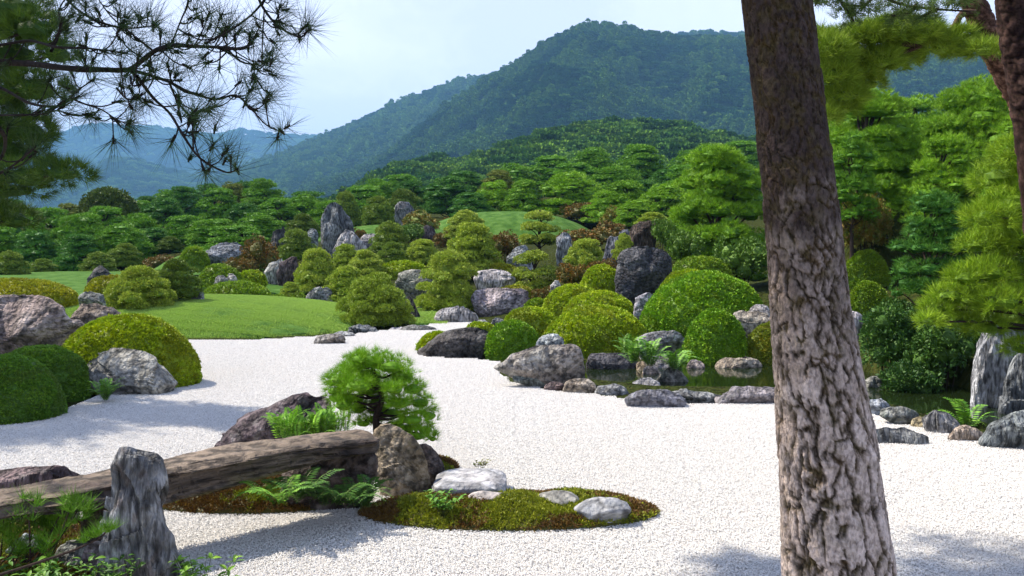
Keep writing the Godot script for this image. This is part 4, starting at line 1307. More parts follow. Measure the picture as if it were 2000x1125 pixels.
func hill(called: String, ridge: Array, d_ridge: float, d_base: float, base_h: float, gully: float, tree: float, density: float, tone: Array, crowns: Array, sd: int, label: String) -> void:
	rng.seed = 9500 + sd
	var cols := 170
	var rows := 80
	var s := Solid.new()
	var pts: Array = []
	for c in cols:
		var px := lerpf(ridge[0][0], ridge[-1][0], float(c) / (cols - 1))
		var py := 0.0
		for k in ridge.size() - 1:
			if px >= ridge[k][0] and px <= ridge[k + 1][0]:
				var t: float = (px - ridge[k][0]) / (ridge[k + 1][0] - ridge[k][0])
				py = lerpf(ridge[k][1], ridge[k + 1][1], t)
		pts.append([px, at(px, py, d_ridge).y - tree * 0.5])
	var wide: float = (ridge[-1][0] - ridge[0][0]) / LENS * d_ridge
	var surf := func(u: float, t: float) -> Vector3:
		var c := clampi(int(u * (cols - 1)), 0, cols - 2)
		var w := clampf(u * (cols - 1) - c, 0.0, 1.0)
		var px: float = lerpf(pts[c][0], pts[c + 1][0], w)
		var top: float = lerpf(pts[c][1], pts[c + 1][1], w)
		var d := lerpf(d_ridge, d_base, t)
		var x := (px - 1000.0) / LENS * d
		var env := sin(PI * clampf(t, 0.0, 1.0))
		var g := 1.0 - absf(noise_a.get_noise_3d(x / wide * 260.0 + sd * 77.0, 0.0, t * 60.0)) * 2.6
		var g2 := noise_b.get_noise_3d(x / wide * 420.0 + sd * 33.0, 0.0, t * 160.0)
		var h := base_h + (top - base_h) * pow(maxf(0.0, 1.0 - t), 1.08) + (top - base_h) * env * (gully * g + 0.35 * gully * g2)
		return Vector3(x, h, -d)
	for r in rows:
		var t := 1.0 - (r / float(rows - 3))       # the last two rows fall away behind the ridge
		for c in cols:
			var u := c / float(cols - 1)
			if t >= 0.0:
				s.v.append(surf.call(u, t) - Vector3(0, tree * 0.25, 0))
			else:
				var p: Vector3 = surf.call(u, 0.0)
				s.v.append(Vector3(p.x, lerpf(p.y, base_h, -t * (rows - 3) / 2.0 * 0.8), p.z + t * (d_ridge - d_base) * 6.0))
	s.grid(rows, cols, false)
	setting(called, s.mesh(M.slope))
	var area: float = wide * sqrt(pow(d_ridge - d_base, 2) + 1.0) * lerpf(1.0, d_base / d_ridge, 0.5)
	var n := int(minf(30000, area / (tree * tree) * density))
	var lists := []
	var shades := []
	for k in crowns:
		lists.append([])
		shades.append([])
	for k in n:
		var u := rng.randf()
		var t := rng.randf() if k % 12 else rng.randf() * 0.03
		var p: Vector3 = surf.call(u, t)
		var zone := noise_a.get_noise_2d(p.x / wide * 700.0 + sd * 10.0, p.z / wide * 700.0)
		var which := 0
		if crowns.size() > 1 and zone > 0.06:
			which = 1
		var sz := tree * 0.5 * (rng.randf_range(0.75, 1.1) if rng.randf() < 0.85 else rng.randf_range(1.1, 1.35))
		lists[which].append(Transform3D(Basis(Vector3.UP, rng.randf() * TAU).scaled(Vector3(sz, sz * rng.randf_range(0.85, 1.2), sz)), p + Vector3(0, sz * 0.15, 0)))
		var c: Color = tone[0].lerp(tone[1], clampf(0.5 + zone * 3.2 + rng.randf_range(-0.3, 0.3), 0.0, 1.0))
		if rng.randf() < 0.03:
			c = tone[2]
		var j := rng.randf_range(0.75, 1.25)
		shades[which].append(Color(c.r * j, c.g * j, c.b * j))
	for k in crowns.size():
		if lists[k]:
			var o := scatter("forest", crowns[k], lists[k], shades[k])
			add_child(o)
			tag(o, label, "forest")

func build_hills() -> void:
	var crowns := [crown_mesh(0), crown_mesh(1)]
	var dark := [Color(0.028, 0.082, 0.018), Color(0.1, 0.19, 0.03), Color(0.12, 0.21, 0.035)]
	var pale := [Color(0.045, 0.11, 0.022), Color(0.13, 0.23, 0.04), Color(0.14, 0.24, 0.045)]
	hill("hill", [[-900, 300], [-300, 250], [0, 285], [90, 272], [140, 254], [185, 241], [250, 246], [300, 247], [370, 257], [430, 262], [470, 253], [520, 258], [575, 263], [640, 266], [760, 262], [900, 250]], 3500, 2500, 6, 0.12, 21.0, 2.2, pale, [crowns[0]], 1, "hazy wooded hills farthest away behind the pine branch")
	hill("hill", [[-700, 330], [-200, 345], [60, 372], [140, 352], [180, 335], [220, 306], [270, 309], [330, 330], [400, 348], [470, 342], [540, 320], [600, 290], [700, 300]], 2100, 1500, 6, 0.12, 15.0, 2.2, pale, [crowns[0]], 2, "lower wooded foothill in front of the hazy far hills")
	hill("hill", [[380, 372], [440, 345], [500, 322], [560, 300], [600, 282], [640, 264], [700, 237], [760, 207], [830, 182], [870, 166], [930, 153], [990, 136], [1100, 120], [1300, 130], [1500, 160]], 1750, 1000, 6, 0.12, 12.0, 2.6, pale, [crowns[0], crowns[1]], 3, "lighter wooded ridge behind the main mountain's left shoulder")
	hill("hill", [[1180, 90], [1260, 75], [1330, 62], [1370, 58], [1420, 59], [1460, 66], [1600, 85], [1750, 95], [1900, 70], [2050, 60], [2300, 90]], 1650, 1250, 6, 0.08, 11.0, 1.2, pale, [crowns[0]], 4, "pale ridge peeping over the main mountain near the trunk")
	hill("mountain", [[520, 420], [600, 372], [660, 352], [720, 325], [780, 290], [830, 240], [900, 192], [960, 152], [1000, 132], [1040, 100], [1085, 74], [1120, 58], [1150, 52], [1200, 53], [1245, 58], [1285, 64], [1330, 72], [1400, 74], [1470, 78], [1560, 90], [1640, 95], [1720, 92], [1800, 84], [1890, 74], [1960, 70], [2060, 60], [2300, 100], [2600, 180]], 1120, 620, 6, 0.14, 9.0, 3.2, dark, [crowns[0], crowns[1]], 5, "dense forest covering the main mountain")
	hill("hill", [[640, 420], [700, 372], [752, 338], [790, 318], [850, 311], [900, 316], [950, 306], [1000, 277], [1050, 257], [1100, 250], [1150, 242], [1200, 240], [1260, 233], [1330, 241], [1400, 262], [1460, 276], [1560, 280], [1700, 260], [1850, 240], [2000, 220], [2200, 230]], 330, 190, 5, 0.1, 6.0, 2.4, [Color(0.055, 0.13, 0.018), Color(0.12, 0.22, 0.024), Color(0.18, 0.28, 0.035)], [crowns[0]], 6, "dark wooded knoll rising right behind the garden's pines")


# ---------------------------------------------------------------- the foreground
func bark_trunk() -> void:
	# px rows down the trunk: [y, left, right] at 4.4 m
	var d := 4.4
	var rows_px := [[-700, 1378, 1498], [-350, 1413, 1540], [0, 1450, 1584], [200, 1473, 1609], [400, 1492, 1636], [600, 1505, 1659], [820, 1517, 1703], [1000, 1525, 1730], [1125, 1529, 1748], [1250, 1528, 1768], [1360, 1520, 1795], [1430, 1500, 1830]]
	var s := Solid.new()
	var cell := FastNoiseLite.new()
	cell.noise_type = FastNoiseLite.TYPE_CELLULAR
	cell.cellular_return_type = FastNoiseLite.RETURN_DISTANCE2_SUB
	cell.cellular_jitter = 1.0
	cell.frequency = 1.0
	cell.seed = 5
	var ident := FastNoiseLite.new()
	ident.noise_type = FastNoiseLite.TYPE_CELLULAR
	ident.cellular_return_type = FastNoiseLite.RETURN_CELL_VALUE
	ident.cellular_jitter = 1.0
	ident.frequency = 1.0
	ident.seed = 5
	var rows := 760
	var cols := 230
	for r in rows:
		var py := lerpf(-700.0, 1430.0, r / float(rows - 1))
		var xl := 0.0
		var xr := 0.0
		for k in rows_px.size() - 1:
			if py >= rows_px[k][0] and py <= rows_px[k + 1][0]:
				var t: float = (py - rows_px[k][0]) / (rows_px[k + 1][0] - rows_px[k][0])
				xl = lerpf(rows_px[k][1], rows_px[k + 1][1], t)
				xr = lerpf(rows_px[k][2], rows_px[k + 1][2], t)
		var c := at((xl + xr) * 0.5, py, d)
		var rad := (xr - xl) * 0.5 * d / LENS * 0.945
		var fine := lerpf(1.45, 1.0, clampf((py - 250.0) / 500.0, 0.0, 1.0))
		for k in cols:
			var a := TAU * k / cols
			var n := Vector3(cos(a), 0, sin(a))
			var p := c + n * rad
			var w1 := noise_a.get_noise_3dv(p * 260.0)
			var w2 := noise_b.get_noise_3dv(p * 210.0)
			var q := Vector3(n.x * rad * 13.5 + w1 * 0.35, p.y * 4.4 + w2 * 0.5, n.z * rad * 13.5 + w2 * 0.35) * fine
			var e := cell.get_noise_3dv(q) + 1.0
			var id := ident.get_noise_3dv(q)
			var e2 := cell.get_noise_3dv(q * 2.3 + Vector3(7, 3, 1)) + 1.0
			var plate := smoothstep(0.02, 0.2, e)
			var flake := smoothstep(0.0, 0.16, e2)
			var bump := noise_a.get_noise_3dv(p * 900.0)
			var lift := rad * (0.09 * plate + 0.04 * id * plate + 0.008 * flake + 0.007 * bump - 0.05)
			s.v.append(p + n * lift)
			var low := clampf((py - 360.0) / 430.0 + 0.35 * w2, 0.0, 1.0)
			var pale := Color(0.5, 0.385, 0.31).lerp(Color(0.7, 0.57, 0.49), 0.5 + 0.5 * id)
			var dull := Color(0.042, 0.032, 0.028).lerp(Color(0.085, 0.06, 0.052), 0.5 + 0.5 * id)  # dark bark of the upper trunk, with the crown's shade put into the colour
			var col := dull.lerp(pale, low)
			var edge := Color(0.1, 0.065, 0.03).lerp(Color(0.07, 0.055, 0.04), 0.5 + w1)
			col = edge.lerp(col, smoothstep(0.07, 0.24, e) * lerpf(0.88, 1.0, flake))
			var moss := clampf((noise_b.get_noise_3dv(p * 420.0) - 0.05) * 4.0, 0.0, 1.0)
			col = col.lerp(Color(0.12, 0.095, 0.035), moss * 0.55 * (1.0 - 0.5 * plate))
			col = Color(0.022, 0.017, 0.014).lerp(col, smoothstep(0.0, 0.1, e))
			var spot := noise_a.get_noise_3dv(p * 1500.0)
			col = col * (1.0 + 0.3 * spot)
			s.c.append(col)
	s.grid(rows, cols, true)
	var t := thing("tall_pine", Vector3.ZERO, "big pine with scaly plated bark standing nearest the viewer", "pine tree")
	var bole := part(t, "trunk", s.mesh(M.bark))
	rng.seed = 321
	var wood := Solid.new()
	var f := Leafy.new()
	var k := kit("needle", 12, 0.22, 0.008, 1.1, 0.1, PINE_DARK, 0.2)
	var top := at(1437, -690, d)
	var crown := top + Vector3(-0.5, 2.2, -0.4)
	tube(wood, curve([top - Vector3(0, 0.4, 0), top + Vector3(-0.15, 0.8, -0.1), crown, crown + Vector3(-0.4, 1.6, 0)], 4), taper(13, 0.15, 0.05), 10, Color(0.1, 0.07, 0.06), 0.1)
	var pads := [[-2.9, 5.7, -5.6, 0.9], [-2.0, 6.2, -6.4, 1.0], [-1.2, 6.6, -5.4, 1.0], [-0.5, 5.9, -6.6, 0.9], [0.2, 6.9, -5.2, 1.1], [-2.0, 6.6, -7.6, 0.8], [-1.4, 6.2, -8.1, 0.85], [-0.9, 6.4, -7.7, 0.8], [0.9, 7.0, -4.4, 1.0], [-0.3, 7.4, -3.6, 1.1], [1.4, 6.6, -6.0, 0.9], [-1.6, 5.6, -4.8, 0.8], [-2.6, 6.0, -4.2, 0.9], [-3.3, 6.2, -6.8, 0.8], [-2.7, 6.0, -7.9, 0.4]]
	for q in pads:
		var p := Vector3(q[0], q[1], q[2])
		pad(f, k, p, Vector3(q[3], q[3] * 0.35, q[3]), 420, -0.8, 0.4, 1.0, false)
		var from := crown.lerp(top, rng.randf() * 0.7)
		tube(wood, curve([from, from.lerp(p, 0.5) + Vector3(0, 0.25, 0), p], 4), taper(9, 0.06, 0.015), 6, Color(0.08, 0.055, 0.045))
	part(bole, "limbs", wood.mesh(M.wood))
	# twigs that hang into the picture right of the trunk
	var low_wood := Solid.new()
	var g := Leafy.new()
	var kk := kit("needle", 18, 0.1, 0.004, 1.2, 0.03, [Color(0.07, 0.13, 0.03), Color(0.1, 0.16, 0.03)], 0.25)
	for path in [[[1610, -160], [1625, -40], [1645, 5], [1690, 12]], [[1625, -40], [1600, -5], [1592, 12]], [[1645, 5], [1660, 30], [1668, 42]], [[1700, -120], [1720, -20], [1760, 8], [1830, 18], [1895, 22]], [[1720, -20], [1690, 10], [1680, 22]], [[1790, 10], [1770, 28], [1740, 30]], [[1830, 18], [1800, 32], [1790, 38]], [[1850, 10], [1870, -5], [1900, 0]]]:
		var pts := []
		for q in path:
			pts.append(at(q[0], q[1], 6.2))
		var line := curve(pts, 5)
		tube(low_wood, line, taper(line.size(), 0.014, 0.005), 5, Color(0.05, 0.035, 0.03))
		for n in line.size() * 4:
			var u := rng.randf()
			if u < 0.35:
				continue
			var p: Vector3 = line[int(u * (line.size() - 1))] + Vector3(rng.randf_range(-1, 1), rng.randf_range(-0.5, 0.6), rng.randf_range(-1, 1)) * 0.09
			sprig(g, kk, p, Vector3(rng.randf_range(-1, 1), rng.randf_range(-0.3, 1), rng.randf_range(-1, 1)).normalized(), rng.randf_range(0.7, 1.1))
	part(bole, "twigs", low_wood.mesh(M.wood))
	f.v.append_array(g.v)
	f.c.append_array(g.c)
	part(t, "needles", f.mesh(M.needle), "stuff")

func overhanging_branch() -> void:
	# the near pine whose bare looking branch crosses the upper left corner
	rng.seed = 77
	var wood := Solid.new()
	var f := Leafy.new()
	var k := kit("needle", 15, 0.125, 0.0019, 1.15, 0.012, [Color(0.03, 0.06, 0.016), Color(0.045, 0.085, 0.02)], 0.3, 10)
	var col := Color(0.035, 0.028, 0.025)
	var D := 3.0
	var paths := [
		[0.013, 0.006, 0.0, [[-160, 105], [-40, 118], [60, 125], [140, 134], [200, 136], [250, 136], [278, 118], [305, 98], [340, 88], [370, 90], [420, 92], [470, 95], [492, 84]]],
		[0.007, 0.0025, 0.1, [[250, 136], [290, 146], [330, 160], [365, 178], [420, 194], [460, 186], [490, 212], [520, 244], [548, 256]]],
		[0.006, 0.003, -0.1, [[268, 150], [300, 192], [332, 222], [360, 268], [392, 310], [440, 336], [462, 332]]],
		[0.006, 0.003, 0.05, [[110, -30], [132, 0], [160, 25], [200, 45], [250, 55], [300, 50]]],
		[0.005, 0.003, 0.1, [[372, -30], [366, 10], [355, 36], [335, 86]]],
		[0.006, 0.003, 0.0, [[545, -40], [520, -5], [490, 30], [440, 65], [402, 84]]],
		[0.006, 0.003, 0.1, [[500, -20], [512, 12], [542, 50], [584, 72], [602, 60]]],
		[0.003, 0.002, 0.05, [[516, 20], [513, 70], [512, 112]]],
		[0.006, 0.003, -0.15, [[-40, 95], [0, 88], [60, 80], [110, 92], [165, 94], [222, 100]]],
		[0.007, 0.003, 0.15, [[-60, 160], [0, 171], [60, 202], [118, 206], [150, 178], [182, 156]]],
		[0.004, 0.002, 0.1, [[138, 192], [168, 204], [200, 215], [232, 236], [253, 239]]],
		[0.007, 0.004, -0.1, [[-40, 350], [0, 338], [30, 320], [66, 290]]],
		[0.004, 0.002, 0.0, [[228, 172], [250, 194], [272, 182], [268, 160]]],
		[0.004, 0.002, 0.1, [[330, 160], [348, 205], [352, 228], [410, 212]]],
		[0.004, 0.002, -0.1, [[255, 150], [262, 168], [300, 154], [350, 158]]],
		[0.004, 0.002, -0.05, [[0, 225], [50, 224], [90, 222], [122, 210]]],
		[0.005, 0.002, -0.1, [[100, 100], [120, 55], [115, 20], [140, -20]]],
		[0.004, 0.002, 0.0, [[300, 100], [250, 60], [215, 30], [180, -20]]],
		[0.004, 0.002, 0.1, [[420, 92], [450, 105], [490, 125], [497, 150]]],
		[0.005, 0.003, 0.1, [[440, 92], [470, 120], [500, 126]]],
		[0.010, 0.005, 0.05, [[-40, 200], [-10, 240], [10, 270], [4, 305], [-20, 330]]],
	]
	var tips := []
	for e in paths:
		var pts := []
		for n in e[3].size():
			pts.append(at(e[3][n][0], e[3][n][1], D + e[2] + 0.12 * sin(n * 1.7 + e[0] * 900.0)))
		var line := curve(pts, 5)
		tube(wood, line, taper(line.size(), e[0] * 0.85, e[1] * 0.75), 6, col, 0.25)
		tips.append([line[-1], (line[-1] - line[-3]).normalized()])
		var n := int(line.size() * 0.36)
		for j in n:
			var i := rng.randi_range(int(line.size() * 0.25), line.size() - 2)
			var from: Vector3 = line[i]
			if from.x < at(30, 0, D).x and rng.randf() < 0.6:
				continue
			var dir := Vector3(rng.randf_range(-0.5, 1.0), rng.randf_range(-0.55, 0.8), rng.randf_range(-0.7, 0.7)).normalized()
			var l := rng.randf_range(0.03, 0.11)
			var twig := curve([from, from + dir * l * 0.5 + Vector3(0, -0.01, 0), from + dir * l], 3)
			tube(wood, twig, taper(twig.size(), 0.0025, 0.0018), 4, col)
			tips.append([twig[-1], dir])
	for q in [[118, 48], [155, 35], [240, 45], [300, 50], [395, 40], [440, 65], [485, 90], [500, 70], [495, 130], [493, 152], [530, 120], [584, 72], [603, 60], [548, 256], [562, 248], [420, 208], [352, 228], [408, 318], [440, 312], [462, 332], [372, 308], [253, 239], [66, 290], [522, 190], [480, 200], [380, 240], [420, 250], [415, 285]]:
		tips.append([at(q[0], q[1], D + rng.randf_range(-0.1, 0.15)), Vector3(rng.randf_range(-0.2, 0.6), rng.randf_range(0.0, 0.8), rng.randf_range(-0.4, 0.4)).normalized()])
	for tp in tips:
		var up: Vector3 = (tp[1] + Vector3(0.1, 0.35, 0)).normalized()
		for j in 2:
			sprig(f, k, tp[0] - tp[1] * 0.012 * j, up, rng.randf_range(0.75, 1.1))
		if rng.randf() < 0.35:
			sprig(f, k, tp[0], Vector3(0.3, -1, 0.2).normalized(), rng.randf_range(0.6, 0.95))
		tube(wood, [tp[0] - tp[1] * 0.02, tp[0], tp[0] + up * 0.012], [0.0028, 0.0045, 0.002], 5, col)
	# its trunk and shading crown stand to the left, out of the picture
	tube(wood, curve([Vector3(-3.6, -0.3, -2.6), Vector3(-3.5, 1.2, -2.7), Vector3(-3.3, 2.6, -2.9), Vector3(-3.3, 4.6, -3.4), Vector3(-3.1, 6.2, -3.8)], 5), taper(21, 0.2, 0.07), 10, col, 0.2)
	tube(wood, curve([Vector3(-3.3, 2.65, -2.9), Vector3(-2.6, 2.72, -2.95), at(-160, 105, D)], 4), taper(9, 0.05, 0.017), 8, col, 0.2)
	var kk := kit("needle", 12, 0.2, 0.009, 1.1, 0.1, PINE_DARK, 0.2)
	for q in [[-3.0, 4.9, -3.8, 1.0], [-2.4, 5.6, -4.6, 1.0], [-3.4, 5.6, -4.4, 1.0], [-4.0, 5.0, -3.4, 0.9], [-4.4, 5.8, -4.4, 1.0], [-3.6, 6.4, -3.4, 1.0], [-2.5, 6.3, -3.4, 0.9], [-4.9, 5.2, -3.8, 0.9], [-3.2, 4.6, -3.0, 0.7]]:
		pad(f, kk, Vector3(q[0], q[1], q[2]), Vector3(q[3], q[3] * 0.4, q[3]), 420, -0.8, 0.4, 1.0, false)
	var t := thing("overhanging_pine", Vector3.ZERO, "near pine branch with thin twigs and needle fans against the sky", "pine tree")
	part(t, "branch", wood.mesh(M.wood))
	part(t, "needles", f.mesh(M.needle), "stuff")

func left_pine() -> void:
	rng.seed = 55
	var f := Leafy.new()
	var wood := Solid.new()
	var k := kit("needle", 16, 0.17, 0.007, 1.0, 0.05, [Color(0.06, 0.12, 0.012), Color(0.1, 0.17, 0.014), Color(0.04, 0.09, 0.012)], 0.25)
	var axis := [Vector3(-8.8, -0.3, -13.4), Vector3(-8.6, 1.5, -13.3), Vector3(-8.9, 3.5, -13.4), Vector3(-8.7, 5.5, -13.6), Vector3(-9.0, 7.0, -13.6)]
	tube(wood, curve(axis, 5), taper(21, 0.22, 0.07), 10, Color(0.06, 0.045, 0.038), 0.2)
	for q in [[10, 25, 95, 50, 12.6], [70, 60, 60, 34, 12.3], [112, 108, 42, 22, 12.2], [20, 110, 80, 40, 12.8], [70, 175, 62, 34, 12.4], [10, 185, 70, 34, 12.7], [0, 250, 95, 40, 12.9], [60, 262, 45, 34, 12.5], [20, 300, 85, 34, 12.7], [60, 345, 85, 30, 12.4], [125, 340, 55, 20, 12.2], [10, 372, 90, 22, 12.8], [-60, 180, 110, 70, 13.2], [-60, 320, 100, 60, 13.2], [-60, 60, 100, 60, 13.2], [30, 430, 45, 24, 13.6], [-20, 420, 60, 30, 13.8]]:
		var c := at(q[0], q[1], q[4])
		var s: float = q[4] / LENS
		pad(f, k, c, Vector3(q[2] * s, q[3] * s, q[2] * s * 0.8), int(q[2] * q[3] * 0.06) + 30, -0.5, 0.35)
		var from: Vector3 = axis[1].lerp(axis[3], clampf((c.y - 1.5) / 4.0, 0.0, 1.0))
		tube(wood, curve([from, from.lerp(c, 0.6) + Vector3(0, -0.1, 0.1), c], 4), taper(9, 0.045, 0.012), 6, Color(0.05, 0.037, 0.03), 0.2)
	var kk := kit("needle", 12, 0.25, 0.012, 1.1, 0.1, PINE_DARK, 0.2)
	for q in [[-10.6, 5.2, -13.0, 1.3], [-9.8, 6.0, -12.8, 1.2], [-11.4, 6.2, -13.2, 1.4], [-10.4, 7.2, -13.0, 1.1], [-11.6, 4.8, -12.4, 1.3], [-10.4, 5.6, -13.9, 1.0], [-12.0, 5.6, -13.6, 1.2]]:
		pad(f, kk, Vector3(q[0], q[1], q[2]), Vector3(q[3], q[3] * 0.45, q[3]), 480, -0.8, 0.4, 1.0, false)
	var t := thing("shading_pine", Vector3.ZERO, "dense dark pine whose boughs fill the left border of the picture", "pine tree")
	part(t, "trunk", wood.mesh(M.wood))
	part(t, "crown", f.mesh(M.needle), "stuff")

func right_pines() -> void:
	# the leaning red trunk with its sunlit bough
	rng.seed = 66
	var wood := Solid.new()
	var f := Leafy.new()
	var d := 9.0
	var k := kit("needle", 18, 0.105, 0.005, 1.1, 0.05, [Color(0.2, 0.31, 0.02), Color(0.27, 0.38, 0.03), Color(0.14, 0.235, 0.016)], 0.22)
	var path := []
	for q in [[1850, -200], [1880, -60], [1908, 20], [1938, 85], [1968, 140], [2010, 215], [2080, 380], [2160, 700], [2200, 925]]:
		path.append(at(q[0], q[1], d))
	var line := curve(path, 30)
	bark_tube(wood, line, taper(line.size(), 0.085, 0.17), 40, Color(0.06, 0.03, 0.022), Color(0.25, 0.14, 0.1))
	for limb in [[[1905, 25], [1878, 28], [1858, 58], [1800, 88], [1750, 108], [1690, 128], [1620, 155]], [[1800, 88], [1760, 85], [1700, 75], [1630, 85]], [[1858, 58], [1880, 90], [1930, 100]], [[1690, 128], [1660, 165], [1650, 200]]]:
		var pts := []
		for q in limb:
			pts.append(at(q[0], q[1], d - 0.1))
		var l2 := curve(pts, 4)
		tube(wood, l2, taper(l2.size(), 0.035, 0.01), 7, Color(0.1, 0.06, 0.045), 0.25)
	for q in [[1618, 105, 42, 26], [1655, 82, 42, 24], [1700, 72, 44, 22], [1745, 64, 46, 22], [1795, 70, 42, 24], [1838, 92, 36, 22], [1880, 100, 36, 15], [1925, 100, 30, 12], [1625, 150, 40, 22], [1668, 138, 42, 22], [1715, 120, 40, 20], [1760, 110, 38, 18], [1650, 188, 36, 16], [1700, 165, 26, 12], [1745, 130, 20, 10], [1625, 200, 30, 14], [1880, 70, 20, 10], [1600, 90, 30, 26], [1610, 230, 26, 12], [1650, 215, 22, 9]]:
		var s: float = d / LENS
		var c := at(q[0], q[1], d + rng.randf_range(-0.35, 0.35))
		pad(f, k, c, Vector3(q[2] * s, q[3] * s, q[2] * s), int(q[2] * q[3] * 0.19) + 30, -0.6, 0.45)
	var t := thing("leaning_pine", Vector3.ZERO, "leaning red barked pine with a sunlit yellow green bough", "pine tree")
	part(t, "trunk", wood.mesh(M.wood))
	part(t, "crown", f.mesh(M.needle), "stuff")
	# the dark upright trunk at the border
	var w2 := Solid.new()
	var p2 := []
	for q in [[1935, -300], [1958, -60], [1972, 60], [1992, 150], [2015, 300], [2060, 700], [2090, 1105]]:
		p2.append(at(q[0] + 12, q[1], 6.5))
	var l3 := curve(p2, 40)
	bark_tube(w2, l3, taper(l3.size(), 0.085, 0.15), 44, Color(0.02, 0.012, 0.01), Color(0.075, 0.045, 0.037))
	var f2 := Leafy.new()
	var k2 := kit("needle", 12, 0.2, 0.01, 1.1, 0.1, PINE_DARK, 0.2)
	for j in 7:
		pad(f2, k2, at(1950, -420, 6.5) + Vector3(rng.randf_range(-0.3, 1.6), rng.randf_range(0.2, 1.6), rng.randf_range(-1.2, 1.2)), Vector3(0.8, 0.3, 0.8), 160, -0.5, 0.4)
	t = thing("border_pine", Vector3.ZERO, "dark upright pine trunk at the upper right corner", "pine tree")
	part(t, "trunk", w2.mesh(M.wood))
	part(t, "crown", f2.mesh(M.needle), "stuff")
	# the near bough that reaches in from the right over the pond
	rng.seed = 67
	var w3 := Solid.new()
	var f3 := Leafy.new()
	var k3 := kit("needle", 18, 0.125, 0.006, 1.05, 0.06, [Color(0.17, 0.29, 0.012), Color(0.24, 0.36, 0.015), Color(0.115, 0.21, 0.012)], 0.25)
	var root := Vector3(7.0, 0.2, -11.8)
	tube(w3, curve([root - Vector3(0, 0.5, 0), root, root + Vector3(-0.2, 1.2, 0.1), root + Vector3(0.1, 2.4, 0), root + Vector3(-0.1, 3.6, 0)], 5), taper(21, 0.15, 0.05), 10, Color(0.06, 0.042, 0.035), 0.3)
	for q in [[1960, 350, 60, 34], [1990, 400, 60, 36], [1930, 425, 46, 26], [1965, 470, 56, 30], [1915, 480, 44, 22], [1990, 520, 56, 34], [1935, 535, 46, 26], [1890, 545, 40, 22], [1860, 580, 40, 20], [1905, 590, 44, 22], [1830, 605, 30, 15], [1960, 590, 50, 30], [1990, 630, 50, 28], [1925, 640, 36, 18], [1880, 630, 30, 16], [2030, 460, 60, 40], [2040, 580, 60, 40], [1990, 300, 50, 30], [2040, 350, 60, 40], [1995, 680, 30, 16], [1812, 628, 18, 9]]:
		var dd := 11.6 + rng.randf_range(-0.4, 0.4)
		var s: float = dd / LENS
		var c := at(q[0], q[1], dd)
		pad(f3, k3, c, Vector3(q[2] * s, q[3] * s, q[2] * s), int(q[2] * q[3] * 0.085) + 24, -0.6, 0.4)
		var from := root + Vector3(0, clampf(c.y - 0.5, 0.3, 3.4), 0)
		tube(w3, curve([from, from.lerp(c, 0.5) + Vector3(0, 0.1, 0), c], 4), taper(9, 0.03, 0.008), 6, Color(0.05, 0.036, 0.03), 0.2)
	t = thing("pond_pine", Vector3.ZERO, "yellow green pine leaning in over the tall standing stone at the pond", "pine tree")
	part(t, "trunk", w3.mesh(M.wood))
	part(t, "crown", f3.mesh(M.needle), "stuff")

